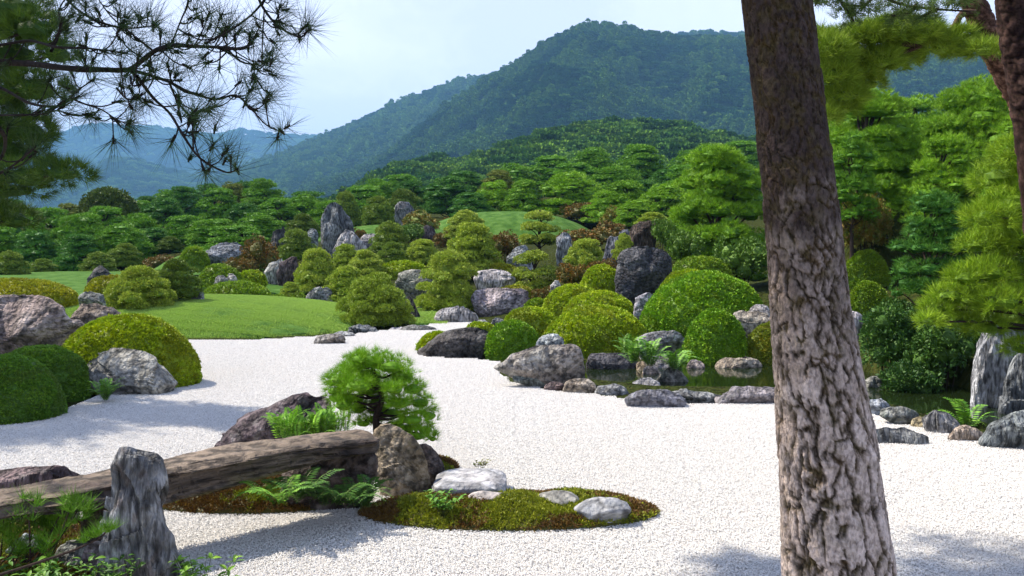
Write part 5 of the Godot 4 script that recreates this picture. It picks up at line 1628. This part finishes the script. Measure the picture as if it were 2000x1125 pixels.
func bonsai() -> void:
	rng.seed = 41
	var wood := Solid.new()
	var f := Leafy.new()
	var base := on_gravel(742, 868, 0.25)
	base.y = 0.12
	var d := -base.z
	var s := d / LENS
	var k := kit("needle", 20, 0.095, 0.0035, 1.1, 0.02, [Color(0.22, 0.43, 0.012), Color(0.3, 0.51, 0.018), Color(0.15, 0.33, 0.012)], 0.22, 8)
	var col := Color(0.03, 0.022, 0.018)
	var o := func(px: float, py: float, dz: float) -> Vector3: return at(px, py, d + dz) - base
	var trunk := curve([Vector3(0, -0.15, 0), o.call(738, 850, 0.0), o.call(735, 815, 0.02), o.call(746, 780, -0.02), o.call(735, 745, 0.03), o.call(728, 715, 0.0)], 6)
	tube(wood, trunk, taper(trunk.size(), 0.045, 0.012), 10, col, 0.3)
	var pads := [[725, 705, 52, 20, 0.0], [690, 715, 45, 18, 0.1], [765, 715, 48, 18, -0.1], [668, 738, 42, 18, -0.1], [720, 730, 50, 20, 0.2], [785, 735, 44, 18, 0.1], [655, 762, 30, 13, 0.05], [700, 752, 48, 18, -0.25], [755, 752, 45, 16, 0.25], [805, 758, 36, 16, -0.05], [820, 785, 34, 15, 0.1], [780, 785, 38, 16, -0.25], [672, 790, 34, 15, -0.15], [700, 800, 22, 10, 0.2], [838, 810, 26, 13, 0.0], [805, 818, 38, 15, -0.2], [830, 838, 28, 13, 0.1], [790, 835, 34, 13, -0.1], [845, 855, 14, 8, -0.05], [815, 850, 30, 11, -0.25], [648, 745, 22, 11, 0.15], [740, 775, 34, 13, 0.3], [695, 775, 36, 14, 0.2], [738, 800, 38, 13, 0.3], [702, 795, 32, 13, 0.25], [765, 805, 38, 14, 0.2], [660, 775, 34, 14, 0.1], [735, 815, 30, 12, 0.25], [710, 825, 26, 10, 0.1], [775, 830, 30, 11, 0.2], [720, 760, 46, 16, 0.35], [770, 760, 30, 12, -0.3], [700, 700, 30, 12, -0.15]]
	var arms := []
	for q in pads:
		var c: Vector3 = o.call(q[0], q[1], q[4])
		blob(f, c - Vector3(0, 0.01, 0), Vector3(q[2] * s * 0.5, q[3] * s * 0.6, q[2] * s * 0.5), Color(0.13, 0.28, 0.014))
		for j in int(q[2] * q[3] * 0.09) + 12:
			var dir := Vector3(rng.randf_range(-1, 1), rng.randf_range(-0.5, 1), rng.randf_range(-1, 1)).normalized()
			sprig(f, k, c + dir * Vector3(q[2], q[3] * 1.4, q[2]) * s * rng.randf_range(0.3, 0.85), (dir * 0.7 + Vector3(0, 0.7, 0)).normalized(), rng.randf_range(0.6, 1.0))
		var from: Vector3 = trunk[clampi(int(lerpf(float(trunk.size()) - 1, 8.0, clampf((q[1] - 715.0) / 130.0, 0.0, 1.0))), 6, trunk.size() - 1)]
		var limb := curve([from, from.lerp(c, 0.35) + Vector3(0, -0.015, 0), from.lerp(c, 0.7) + Vector3(0, 0.02, 0), c], 4)
		var arm := Solid.new()
		tube(arm, limb, taper(limb.size(), 0.015, 0.005), 6, col, 0.3)
		arms.append(arm)
	var t := thing("young_pine", base, "small bright green pine behind the stone bridge on the gravel", "pine tree")
	var bole := part(t, "trunk", wood.mesh(M.wood))
	for arm in arms:
		part(bole, "branch", arm.mesh(M.wood))
	part(t, "needles", f.mesh(M.needle), "stuff")

func bridge() -> void:
	rng.seed = 42
	var s := Solid.new()
	var axis := []
	for q in [[-170, 992], [0, 966], [130, 948], [250, 922], [330, 903], [480, 876], [600, 858], [735, 845]]:
		axis.append(at(q[0], q[1], (0.6 - 2.2) / ray(q[0], q[1]).y))
	var line := curve(axis, 20)
	var thick := [0.04, 0.05, 0.06, 0.1, 0.115, 0.1, 0.075, 0.05]
	var rows := line.size()
	var cols := 60
	for r in rows:
		var t := r / float(rows - 1)
		var at_k := t * (thick.size() - 1)
		var th := lerpf(thick[int(at_k)], thick[mini(int(at_k) + 1, thick.size() - 1)], at_k - int(at_k))
		var dir: Vector3 = (line[mini(r + 1, rows - 1)] - line[maxi(r - 1, 0)]).normalized()
		var side := dir.cross(Vector3.UP).normalized()
		var end := sqrt(clampf(minf(t, 1.0 - t) * 30.0 + 0.02, 0.0, 1.0))
		for k in cols:
			var a := TAU * k / cols
			var cx := signf(cos(a)) * pow(absf(cos(a)), 0.25)
			var cy := signf(sin(a)) * pow(absf(sin(a)), 0.28)
			var p: Vector3 = line[r] + side * cx * 0.23 * end + Vector3(0, -th + cy * th * end, 0)
			p += side * (0.1 * th * (1.0 - cy))       # the slab leans under a little
			var u := r * 0.045
			var n1 := noise_a.get_noise_3d(u * 40.0, p.y * 260.0, cx * 60.0)
			var n2 := noise_b.get_noise_3d(u * 26.0, p.y * 520.0 + cx * 90.0, 3.0)
			var n3 := noise_a.get_noise_3dv(p * 170.0)
			var layer := noise_b.get_noise_2d(u * 9.0, (p.y - line[r].y) * 700.0 + 50.0 * cx)
			var shelf := floorf(layer * 7.0) / 7.0
			p += side * cx * 0.06 * shelf + Vector3(0, 0.012 * floorf(n1 * 5.0) / 5.0 * cy, 0)
			p += (side * cx + Vector3(0, cy, 0)).normalized() * (0.01 * n1 + 0.008 * n2 + 0.012 * n3)
			s.v.append(p)
			var col := Color(0.085, 0.064, 0.046).lerp(Color(0.18, 0.14, 0.105), clampf(0.5 + n2 * 1.8 + n1 * 0.7, 0.0, 1.0))
			var moss := clampf(noise_b.get_noise_3d(u * 22.0, p.y * 300.0, 9.0) * 2.4 + 0.15, 0.0, 1.0) * clampf(0.45 - cy, 0.0, 1.0)
			col = col.lerp(Color(0.14, 0.115, 0.035), moss)
			col = col.lerp(Color(0.06, 0.045, 0.038), clampf((-n2 - 0.12) * 4.0, 0.0, 0.85))
			col = col * (1.0 + 0.8 * (layer - shelf - 0.07))
			s.c.append(col)
	s.grid(rows, cols, true)
	single("stone_bridge", s.mesh(M.ledge, true), Transform3D(), "long weathered brown stone slab laid as a bridge over the gravel", "bridge")

func moss_mound(center: Vector3, rx: float, rz: float, high: float, sd: int, label: String, rust: float) -> void:
	rng.seed = 8000 + sd
	var s := Solid.new()
	var f := Leafy.new()
	var green := kit("leaf", 5, 0.026, 0.009, 1.2, 0.02, [Color(0.18, 0.22, 0.01), Color(0.26, 0.28, 0.016), Color(0.12, 0.15, 0.01)], 0.25)
	var brown := kit("leaf", 5, 0.026, 0.009, 1.2, 0.02, [Color(0.12, 0.06, 0.014), Color(0.17, 0.1, 0.018), Color(0.07, 0.035, 0.014)], 0.25)
	var top := func(x: float, z: float) -> float:
		var q := x * x + z * z
		return high * pow(maxf(0.0, 1.0 - q), 0.5) * (0.85 + 0.9 * noise_a.get_noise_3d(x * rx * 75.0, sd * 30.0, z * rz * 75.0))
	for r in 16:
		for k in 56:
			var q := sin(0.5 * PI * (r + 0.02) / 15.0)
			var a := TAU * k / 56
			s.v.append(Vector3(cos(a) * q * rx, top.call(cos(a) * q, sin(a) * q) if r < 15 else -0.06, -sin(a) * q * rz))
			var j := rng.randf_range(0.7, 1.2)
			s.c.append(Color(0.07 * j, 0.07 * j, 0.012 * j))
	var flip := Solid.new()
	s.grid(16, 56, true)
	for k in range(0, s.i.size(), 3):
		var m := s.i[k + 1]
		s.i[k + 1] = s.i[k + 2]
		s.i[k + 2] = m
	var n := int(rx * rz * PI * 5200.0)
	for k in n:
		var q := sqrt(rng.randf())
		var a := rng.randf() * TAU
		var x := cos(a) * q
		var z := sin(a) * q
		var p := Vector3(x * rx, top.call(x, z), -z * rz)
		var nn := Vector3(x * 0.6, 1.0 - 0.5 * q, -z * 0.6).normalized()
		var zone := noise_b.get_noise_3d(p.x * 75.0, sd * 11.0, p.z * 75.0) + rust + 0.35 * pow(q, 5.0) + rng.randf_range(-0.15, 0.15)
		sprig(f, brown if zone > 0.2 else green, p + Vector3(rng.randf_range(-1, 1), 0, rng.randf_range(-1, 1)) * 0.01, nn, rng.randf_range(0.7, 1.3))
	var t := thing("moss_mound", center, label, "moss")
	part(t, "cushion", s.mesh(M.leaf))
	part(t, "moss", f.mesh(M.leaf), "stuff")

func near_rock(label: String, colour: String, y_h: float, prof: Array, ratio: float, square: float, rough: float, m: String, sd: int, res := 1.6, flat := 0.5) -> void:
	# like build_rock, but the profile's last row stands at the height y_h, seen at its front
	var base: float = prof[-1][0]
	var xl := 1e9
	var xr := -1e9
	for p in prof:
		xl = minf(xl, p[1])
		xr = maxf(xr, p[2])
	var mid := (xl + xr) * 0.5
	var front := depth_on_gravel(base, y_h)
	var depth := front + (xr - xl) * 0.5 * front / LENS * ratio * 0.8
	var k := depth / LENS
	var lift := 455.0 + (2.2 - y_h) / k
	var shape := []
	for p in prof:
		shape.append([maxf(0.0, (lift - p[0]) * k), (p[1] - mid) * k, (p[2] - mid) * k])
	shape[-1][0] = 0.0
	single("boulder", rock_mesh(shape, ratio, square, sd, rough, TINT[colour], M[m], res, 0.25, flat), Transform3D(Basis(), Vector3((mid - 1000.0) * k, y_h, -depth)), label, "rock", "garden stones")

func foreground() -> void:
	near_rock("tall fluted grey standing stone nearest the lower left corner", "pillar", 0.0, [[884, 226, 250], [890, 218, 274], [898, 212, 287], [910, 208, 295], [938, 204, 299], [972, 198, 304], [1015, 193, 312], [1070, 186, 332], [1125, 181, 346], [1200, 172, 364]], 0.7, 2.6, 0.095, "strata", 201, 2.6, 0.4)
	near_rock("upright tan stone propping the bridge's right end", "tan", 0.02, [[831, 734, 764], [840, 722, 786], [855, 718, 808], [885, 721, 828], [920, 726, 840], [968, 738, 850]], 0.75, 2.5, 0.06, "stone", 202, 2.0, 0.5)
	near_rock("shadowed brown stone behind the upright tan stone", "brown", 0.02, [[872, 815, 845], [885, 806, 857], [915, 804, 866], [945, 806, 868]], 0.7, 2.5, 0.08, "stone", 203)
	near_rock("long brown grey boulder behind the bridge and ferns", "purple", 0.0, [[770, 588, 640], [778, 560, 650], [795, 520, 654], [815, 470, 652], [838, 440, 648], [862, 420, 640], [886, 412, 620]], 0.5, 2.6, 0.1, "stone", 204, 2.0)
	near_rock("purple flat slab at the left border behind the bridge", "purple", 0.25, [[914, 40, 118], [920, -40, 126], [940, -80, 130], [985, -100, 128]], 0.7, 3.4, 0.05, "strata", 205)
	near_rock("square pale stepping stone beside the tan stone", "slab", 0.06, [[934, 858, 972], [937, 851, 983], [943, 847, 989], [964, 846, 990]], 1.0, 5.5, 0.02, "worn_stone", 206, 1.4, 0.97)
	near_rock("flat oval stepping stone at the foot of the square one", "step", 0.08, [[966, 930, 980], [971, 916, 994], [980, 912, 998], [990, 918, 990]], 0.8, 2.3, 0.03, "worn_stone", 207, 1.2, 0.7)
	near_rock("domed pale stepping stone at the moss mound's rear edge", "step", 0.06, [[964, 1075, 1105], [969, 1054, 1124], [978, 1045, 1134], [988, 1046, 1134]], 0.8, 2.3, 0.03, "worn_stone", 208, 1.2, 0.6)
	near_rock("domed grey stone at the moss mound's right end", "grey", 0.05, [[981, 1150, 1215], [988, 1134, 1230], [1002, 1124, 1235], [1018, 1128, 1226]], 0.75, 2.4, 0.05, "worn_stone", 209, 1.3, 0.6)
	near_rock("dark stone pier holding the bridge above the hanging ferns", "brown", 0.0, [[866, 565, 716], [880, 552, 724], [930, 550, 728], [1000, 560, 720]], 0.5, 3.0, 0.1, "stone", 210)
	near_rock("dark stone pier under the bridge by the fluted stone", "brown", 0.0, [[962, 150, 205], [1000, 150, 205], [1060, 145, 210], [1120, 140, 214]], 0.8, 3.0, 0.08, "stone", 211)
	near_rock("grey stone half hidden in the corner plants", "grey", 0.0, [[1063, 110, 150], [1075, 95, 165], [1095, 88, 172], [1130, 90, 172]], 0.7, 2.5, 0.1, "stone", 212)
	near_rock("low bluish stone under the corner pine seedling", "blue", 0.0, [[1055, 20, 70], [1065, 5, 90], [1085, 0, 98], [1110, 5, 96]], 0.7, 2.5, 0.1, "stone", 213)
	near_rock("brown stone wedged beside the fluted stone's foot", "mottled", 0.0, [[1065, 160, 185], [1080, 150, 195], [1110, 146, 205], [1150, 146, 210]], 0.8, 2.5, 0.1, "stone", 214)
	bridge()
	var m1 := on_gravel(994, 1000)
	moss_mound(Vector3(m1.x, 0.0, m1.z), 1.17, 0.5, 0.12, 1, "olive and rusty moss mound with stepping stones on the gravel", 0.0)
	var m2 := on_gravel(465, 985)
	moss_mound(Vector3(m2.x + 0.08, 0.0, m2.z - 0.16), 0.9, 0.44, 0.15, 2, "rust brown moss bank seen under the bridge", 0.2)
	var m3 := on_gravel(860, 915)
	moss_mound(Vector3(m3.x - 0.05, 0.0, m3.z), 0.2, 0.3, 0.12, 3, "small moss cushion behind the upright tan stone", 0.1)
	var m4 := on_gravel(690, 900)
	moss_mound(Vector3(m4.x, 0.0, m4.z), 0.75, 0.45, 0.16, 4, "mossy soil under the small bright pine", 0.15)
	var m5 := at(1076, 684, 15.0)
	moss_mound(m5 + Vector3(-0.05, -0.07, 0.15), 0.19, 0.14, 0.11, 5, "golden moss cushion on the pinkish boulder", 0.0)
	moss_mound(Vector3(-3.3, 0.0, -6.2), 1.0, 1.1, 0.13, 6, "dark moss mound added for shadow in the lower left corner", 0.12)  # dark ground added in place of the shadow among the corner plants
	var g := [Color(0.1, 0.25, 0.02), Color(0.15, 0.31, 0.025), Color(0.07, 0.18, 0.016)]
	var gb := [Color(0.16, 0.36, 0.025), Color(0.22, 0.43, 0.035), Color(0.11, 0.26, 0.02)]
	var shaded_green := [Color(0.035, 0.1, 0.012), Color(0.055, 0.14, 0.015)]  # fern green darkened by colour for the shade under the bridge
	fern(at(585, 852, 9.25), 60, 0.33, "feathery light green fern clump above the bridge", 1, gb, 0.7, "ferns", 0.6)
	fern(at(650, 842, 9.35), 40, 0.28, "fern clump between the bridge and the small pine", 2, gb, 0.65, "ferns", 0.5)
	fern(on_gravel(600, 985, 0.3) + Vector3(-0.1, 0, -0.25), 30, 0.34, "fern hanging below the bridge over rust brown moss", 3, shaded_green, 0.05, "ferns")
	fern(on_gravel(665, 995, 0.2) + Vector3(-0.05, 0, -0.22), 34, 0.34, "fern darkened for shade, drooping onto gravel under the bridge's end", 4, shaded_green, 0.05, "ferns", 0.4)
	fern(on_gravel(715, 985, 0.12), 18, 0.32, "fern at the foot of the upright tan stone", 5, shaded_green, 0.3)
	fern(on_gravel(540, 985, 0.3) + Vector3(0, 0, -0.1), 14, 0.34, "pale fern fronds just under the bridge's belly", 6, g, 0.05)
	fern(on_gravel(1320, 722, 0.05), 20, 0.5, "fern tuft on the pond bank left of the ball azalea", 7, g, 0.5)
	fern(on_gravel(1270, 712, 0.15), 20, 0.5, "fern clump above the brownish pond stone", 8, g, 0.4)
	fern(on_gravel(1240, 705, 0.2), 18, 0.5, "fern patch behind the dark slab", 9, g, 0.4)
	fern(on_gravel(1225, 690, 0.2), 14, 0.5, "fern tuft in front of the wide azalea mound", 10, g, 0.4)
	fern(on_gravel(205, 778, 0.05), 16, 0.4, "small fern between shaded azalea and broad grey boulder", 11, g, 0.4)
	fern(on_gravel(1890, 830, 0.0) + Vector3(0, -0.05, 0), 14, 0.5, "pale fern at the tall standing stone's foot", 12, g, 0.4)
	leafy_plant("leafy_shrub", on_gravel(866, 1000, 0.09), 16, 9, 0.16, 0.1, 0.055, g, "little leafy green plant in front of the square stepping stone", "plant", 1)
	leafy_plant("leafy_shrub", on_gravel(938, 918, 0.02), 8, 7, 0.1, 0.06, 0.04, [Color(0.16, 0.16, 0.03), Color(0.2, 0.22, 0.04)], "tiny olive plant standing on gravel behind the square stone", "plant", 2)
	leafy_plant("leafy_shrub", at(392, 1190, 5.6), 25, 12, 0.34, 0.15, 0.06, [Color(0.14, 0.3, 0.015), Color(0.19, 0.36, 0.02), Color(0.1, 0.22, 0.012)], "bright leafy shrub at the fluted stone's right foot", "shrub", 3)
	leafy_plant("leafy_shrub", at(70, 1170, 5.6), 27, 11, 0.26, 0.24, 0.06, [Color(0.06, 0.17, 0.015), Color(0.1, 0.23, 0.02), Color(0.04, 0.11, 0.012)], "glossy leaved low shrub in the lower left corner", "shrub", 4)
	leafy_plant("leafy_shrub", at(150, 1172, 5.45), 27, 11, 0.22, 0.22, 0.055, [Color(0.06, 0.17, 0.015), Color(0.1, 0.23, 0.02), Color(0.13, 0.27, 0.02)], "low glossy shrub between corner pine seedling and fluted stone", "shrub", 6)
	leafy_plant("leafy_shrub", at(215, 1175, 5.5), 14, 9, 0.22, 0.12, 0.06, shaded_green, "small glossy shrub hugging the fluted stone", "shrub", 5)
	# pine seedlings in the corner
	rng.seed = 43
	var wood := Solid.new()
	var f := Leafy.new()
	var k := kit("needle", 26, 0.1, 0.003, 1.0, 0.02, [Color(0.08, 0.2, 0.012), Color(0.12, 0.26, 0.016)], 0.25)
	for q in [[-20, 1180, 40, 1075], [20, 1180, 70, 1010], [40, 1170, 95, 1020], [30, 1160, 20, 1020], [60, 1160, 140, 985], [60, 1160, 55, 985], [-10, 1160, 10, 985], [50, 1100, 120, 1000], [60, 1110, 150, 1000], [0, 1100, 35, 1050], [-20, 1110, -5, 1040], [20, 1140, 90, 1060], [0, 1130, 105, 1030]]:
		var a := at(q[0], q[1], 6.0)
		var b := at(q[2], q[3], 6.0 + rng.randf_range(-0.2, 0.2))
		var line := curve([a, a.lerp(b, 0.5) + Vector3(0.02, -0.02, 0.03), b], 4)
		tube(wood, line, taper(line.size(), 0.008, 0.004), 5, Color(0.06, 0.045, 0.035))
		for j in 14:
			sprig(f, k, b + Vector3(rng.randf_range(-1, 1), rng.randf_range(-1.2, 0.5), rng.randf_range(-1, 1)) * 0.07, Vector3(rng.randf_range(-0.5, 0.5), 1, rng.randf_range(-0.5, 0.5)).normalized(), rng.randf_range(0.8, 1.2))
	var t := thing("young_pine", Vector3.ZERO, "low pine seedling in the lower left corner under the bridge", "pine tree")
	part(t, "stems", wood.mesh(M.wood))
	part(t, "needles", f.mesh(M.needle), "stuff")
	wood = Solid.new()
	f = Leafy.new()
	var long := curve([at(-40, 1135, 5.2), at(40, 1110, 5.2), at(100, 1090, 5.2), at(150, 1072, 5.2), at(195, 1050, 5.2), at(210, 1035, 5.2)], 5)
	tube(wood, long, taper(long.size(), 0.009, 0.004), 6, Color(0.04, 0.03, 0.026))
	for q in [[205, 1035], [195, 1045], [222, 1035], [185, 1050], [165, 1060], [175, 1048], [212, 1040]]:
		for j in 3:
			sprig(f, k, at(q[0], q[1], 5.2), Vector3(rng.randf_range(-0.4, 0.4), 1, rng.randf_range(-0.3, 0.3)).normalized(), rng.randf_range(0.7, 1.0))
	t = thing("pine_branch", Vector3.ZERO, "dark thin pine branch reaching across to the fluted stone", "pine tree")
	part(t, "stem", wood.mesh(M.wood))
	part(t, "needles", f.mesh(M.needle), "stuff")


# ---------------------------------------------------------------- the scene
func _ready() -> void:
	var cam := Camera3D.new()
	cam.name = "camera"
	cam.position = EYE
	cam.rotation.x = PITCH
	cam.fov = rad_to_deg(2.0 * atan(562.5 / LENS))
	cam.near = 0.1
	cam.far = 9000.0
	add_child(cam)
	cam.current = true
	var env := Environment.new()
	env.background_mode = Environment.BG_SKY
	var sky := ProceduralSkyMaterial.new()
	sky.sky_top_color = Color(0.555, 0.625, 0.81)
	sky.sky_horizon_color = Color(0.745, 0.77, 0.845)
	sky.sky_curve = 0.5
	sky.sky_cover = noise_tex(FastNoiseLite.TYPE_SIMPLEX_SMOOTH, 0.006, 5, 71, [[0.0, Color(1, 1, 1, 0.0)], [0.45, Color(1, 1, 1, 0.0)], [0.75, Color(1, 0.99, 0.97, 1.0)], [1.0, Color(1, 0.99, 0.97, 1.0)]], 1024)
	sky.sky_cover_modulate = Color(1, 0.98, 0.98, 0.13)
	sky.ground_bottom_color = Color(0.3, 0.3, 0.28)
	sky.ground_horizon_color = Color(0.72, 0.78, 0.85)
	sky.sun_angle_max = 12.0
	env.sky = Sky.new()
	env.sky.sky_material = sky
	env.background_energy_multiplier = 1.0
	env.tonemap_mode = Environment.TONE_MAPPER_LINEAR
	env.tonemap_exposure = 2.0
	env.fog_enabled = true
	env.fog_light_color = Color(0.56, 0.8, 1.0)
	env.fog_density = 0.00019
	env.sdfgi_enabled = true
	env.ssao_enabled = true
	env.ssil_enabled = true
	var we := WorldEnvironment.new()
	we.name = "world_environment"
	we.environment = env
	add_child(we)
	var sun := DirectionalLight3D.new()
	sun.name = "sun"
	sun.light_color = Color(1.0, 0.96, 0.9)
	sun.light_energy = 1.6
	sun.light_angular_distance = 0.5
	sun.shadow_enabled = true
	add_child(sun)
	sun.look_at_from_position(Vector3(-0.57, 0.79, -0.22) * 50.0, Vector3.ZERO)

	noise_a.noise_type = FastNoiseLite.TYPE_SIMPLEX_SMOOTH
	noise_a.frequency = 0.02
	noise_a.fractal_octaves = 4
	noise_b.noise_type = FastNoiseLite.TYPE_SIMPLEX
	noise_b.frequency = 0.02
	noise_b.fractal_octaves = 5
	noise_b.seed = 9
	noise_c.noise_type = FastNoiseLite.TYPE_CELLULAR
	noise_c.cellular_return_type = FastNoiseLite.RETURN_DISTANCE2_SUB
	noise_c.frequency = 0.02
	noise_c.fractal_octaves = 1
	noise_c.seed = 4
	noise_d.noise_type = FastNoiseLite.TYPE_CELLULAR
	noise_d.cellular_return_type = FastNoiseLite.RETURN_CELL_VALUE
	noise_d.frequency = 0.02
	noise_d.fractal_octaves = 1
	noise_d.seed = 6
	TINT["pillar"] = [Color(0.17, 0.175, 0.18), Color(0.42, 0.44, 0.45), Color(0.15, 0.11, 0.1), 0.5]
	make_materials()
	collect_ground()
	build_ground()
	build_hills()
	build_lawns()
	build_pond()
	build_gravel()
	bark_trunk()
	for n in ROCKS.size():
		build_rock(ROCKS[n], n)
	for n in DOMES.size():
		build_dome(DOMES[n], n)
	# cloud pines
	var protos := {"mid": [], "dark": [], "open": []}
	for k in 3:
		protos.mid.append(make_cloud_pine(k, 1.6, 1.5, 0.062, CLOUD_TONE))
		protos.dark.append(make_cloud_pine(10 + k, 1.7, 1.6, 0.066, CLOUD_DARK))
	for k in 2:
		protos.open.append(make_cloud_pine(20 + k, 1.6, 1.9, 0.062, CLOUD_TONE, 0.8))
	for n in CLOUDS.size():
		var e: Array = CLOUDS[n]
		var o := at((e[1] + e[2]) * 0.5, e[4], e[5])
		var w: float = (e[2] - e[1]) * e[5] / LENS
		var h: float = (e[4] - e[3]) * e[5] / LENS
		if e[6] == "own":
			var p := make_cloud_pine(40 + n, w, h, 0.056, CLOUD_TONE, 0.15, 1.15)
			p.name = numbered("cloud_pine")
			add_child(p)
			p.position = o
			tag(p, e[0], "cloud pine", "cloud pruned pines")
		else:
			var list: Array = protos[e[6]]
			var ph: float = 1.9 if e[6] == "open" else 1.6 if e[6] == "dark" else 1.5
			var pw: float = 1.7 if e[6] == "dark" else 1.6
			place(list[n % list.size()], "cloud_pine", o, Vector3(w / pw, h / ph, w / pw), n * 1.7, e[0], "cloud pine", "cloud pruned pines")
	var kinds := {"mid": PINE_TONE, "dark": PINE_DARK, "bright": PINE_BRIGHT, "olive": [Color(0.12, 0.16, 0.02), Color(0.17, 0.2, 0.025)]}
	var pines := {}
	for kd in kinds:
		pines[kd] = []
		for k in 3:
			pines[kd].append(make_pine(k + 10 * pines.size(), 4.0, 3.6, 0.2, kinds[kd], 46, 0.16, 8))
	for n in PINES.size():
		var e: Array = PINES[n]
		var o := at((e[1] + e[2]) * 0.5, e[4], e[5])
		var w: float = (e[2] - e[1]) * e[5] / LENS
		var h: float = (e[4] - e[3]) * e[5] / LENS
		place(pines[e[6]][e[7]], "pine_tree", o, Vector3(w / 3.3, h / 3.45, w / 3.3), n * 2.1, e[0], "pine tree", "pines behind the garden")
	# bigger pines on the right, each its own
	for e in [["big bright green pine leaning over the azalea mounds", 1285, 1510, 276, 540, 29.0, PINE_BRIGHT, 90, 0.14], ["tall bright pine on the slope just right of the trunk", 1560, 1830, 168, 470, 25.0, PINE_BRIGHT, 90, 0.13], ["wide bright pine on the slope at the right border", 1740, 2080, 160, 430, 26.0, PINE_BRIGHT, 90, 0.13], ["lower bright pine in front of the tall slope pine", 1610, 1720, 255, 440, 22.5, PINE_TONE, 60, 0.12], ["slope pine behind the dark mid pine", 1760, 1930, 260, 470, 22.0, PINE_BRIGHT, 70, 0.12], ["blue green pine standing before the autumn shrubs", 1735, 1905, 372, 590, 17.0, PINE_DARK, 60, 0.11], ["pine on the slope at the picture's right border", 1900, 2080, 230, 480, 20.0, PINE_BRIGHT, 60, 0.12]]:
		var o := at((e[1] + e[2]) * 0.5, e[4], e[5])
		var p := make_pine(70 + int(e[1]), (e[2] - e[1]) * e[5] / LENS, (e[4] - e[3]) * e[5] / LENS * 1.03, e[8], e[6], e[7], 0.085, 12, 0.05, 1.15)
		p.name = numbered("pine_tree")
		add_child(p)
		p.position = o
		tag(p, e[0], "pine tree", "pines on the right slope")
	var more := 0
	for e in [["pine on the slope just beyond the right border", 11.5, 18.0, 3.6, 4.4], ["pine higher on the slope beyond the right border", 15.0, 24.0, 4.2, 5.0], ["pine low on the slope far right of the pond", 14.0, 16.0, 3.8, 4.2], ["pine behind the others beyond the right border", 18.5, 30.0, 4.6, 5.2], ["pine at the slope's foot beyond the right pond", 11.0, 14.2, 3.0, 3.4], ["pine on the crest beyond the right border", 22.0, 22.0, 4.6, 5.0]]:
		more += 1
		place(pines["bright" if more % 2 else "mid"][more % 3], "pine_tree", Vector3(e[1], height(e[1], e[2]) - 0.05, -e[2]), Vector3(e[3] / 3.3, e[4] / 3.45, e[3] / 3.3), more * 1.9, e[0], "pine tree", "pines on the right slope")
	var round_tree := make_round_tree(1, (265 - 162) * 55.0 / LENS, (470 - 371) * 55.0 / LENS, 0.17, [Color(0.06, 0.1, 0.014), Color(0.085, 0.125, 0.016)])
	round_tree.name = "round_tree"
	add_child(round_tree)
	round_tree.position = at(213, 470, 55.0)
	tag(round_tree, "dark round crowned tree rising from the left pine belt", "tree")
	# shrubs
	var bushes := {"rust": [], "gold": [], "green": [], "autumn": []}
	for k in 2:
		bushes.rust.append(make_shrub(k, 1.4, 1.0, 0.085, RUST_TONE))
		bushes.gold.append(make_shrub(5 + k, 1.4, 1.0, 0.1, [Color(0.22, 0.2, 0.02), Color(0.2, 0.13, 0.015), Color(0.13, 0.18, 0.02)]))
		bushes.green.append(make_shrub(10 + k, 1.4, 1.2, 0.1, [Color(0.07, 0.14, 0.015), Color(0.1, 0.19, 0.02)]))
		bushes.autumn.append(make_shrub(15 + k, 1.4, 1.2, 0.06, [Color(0.16, 0.17, 0.02), Color(0.1, 0.16, 0.02), Color(0.2, 0.13, 0.02)], 12))
	for n in SHRUBS.size():
		var e: Array = SHRUBS[n]
		var o := at((e[1] + e[2]) * 0.5, e[4], e[5])
		var w: float = (e[2] - e[1]) * e[5] / LENS
		var h: float = (e[4] - e[3]) * e[5] / LENS
		place(bushes[e[6]][n % 2], "shrub", o, Vector3(w / 1.4, h / 1.0, w / 1.4), n * 1.3, e[0], "shrub", "low shrubs between the stones")
	# the dark thicket beyond the right pond
	var glossy := [Color(0.03, 0.085, 0.014), Color(0.05, 0.12, 0.018), Color(0.07, 0.15, 0.02)]
	for e in [["dark leafy thicket above the right pond", 1680, 1800, 560, 760, 15.6], ["deep green thicket left of the tall standing stone", 1770, 1900, 590, 790, 14.9], ["upper dark shrub below the lower clipped mound", 1690, 1820, 590, 690, 17.5], ["low dark shrub dipping into the right pond", 1720, 1830, 690, 800, 14.6], ["dark shrub right behind the tall standing stone", 1860, 2000, 560, 760, 15.5]]:
		var s := make_shrub(60 + int(e[1]), (e[2] - e[1]) * e[5] / LENS, (e[4] - e[3]) * e[5] / LENS * 1.05, 0.07, glossy, 16, 1.0)
		s.name = numbered("thicket")
		add_child(s)
		s.position = at((e[1] + e[2]) * 0.5, e[4], e[5])
		tag(s, e[0], "shrub", "thicket beyond the pond")
	right_pines()
	left_pine()
	overhanging_branch()
	bonsai()
	foreground()
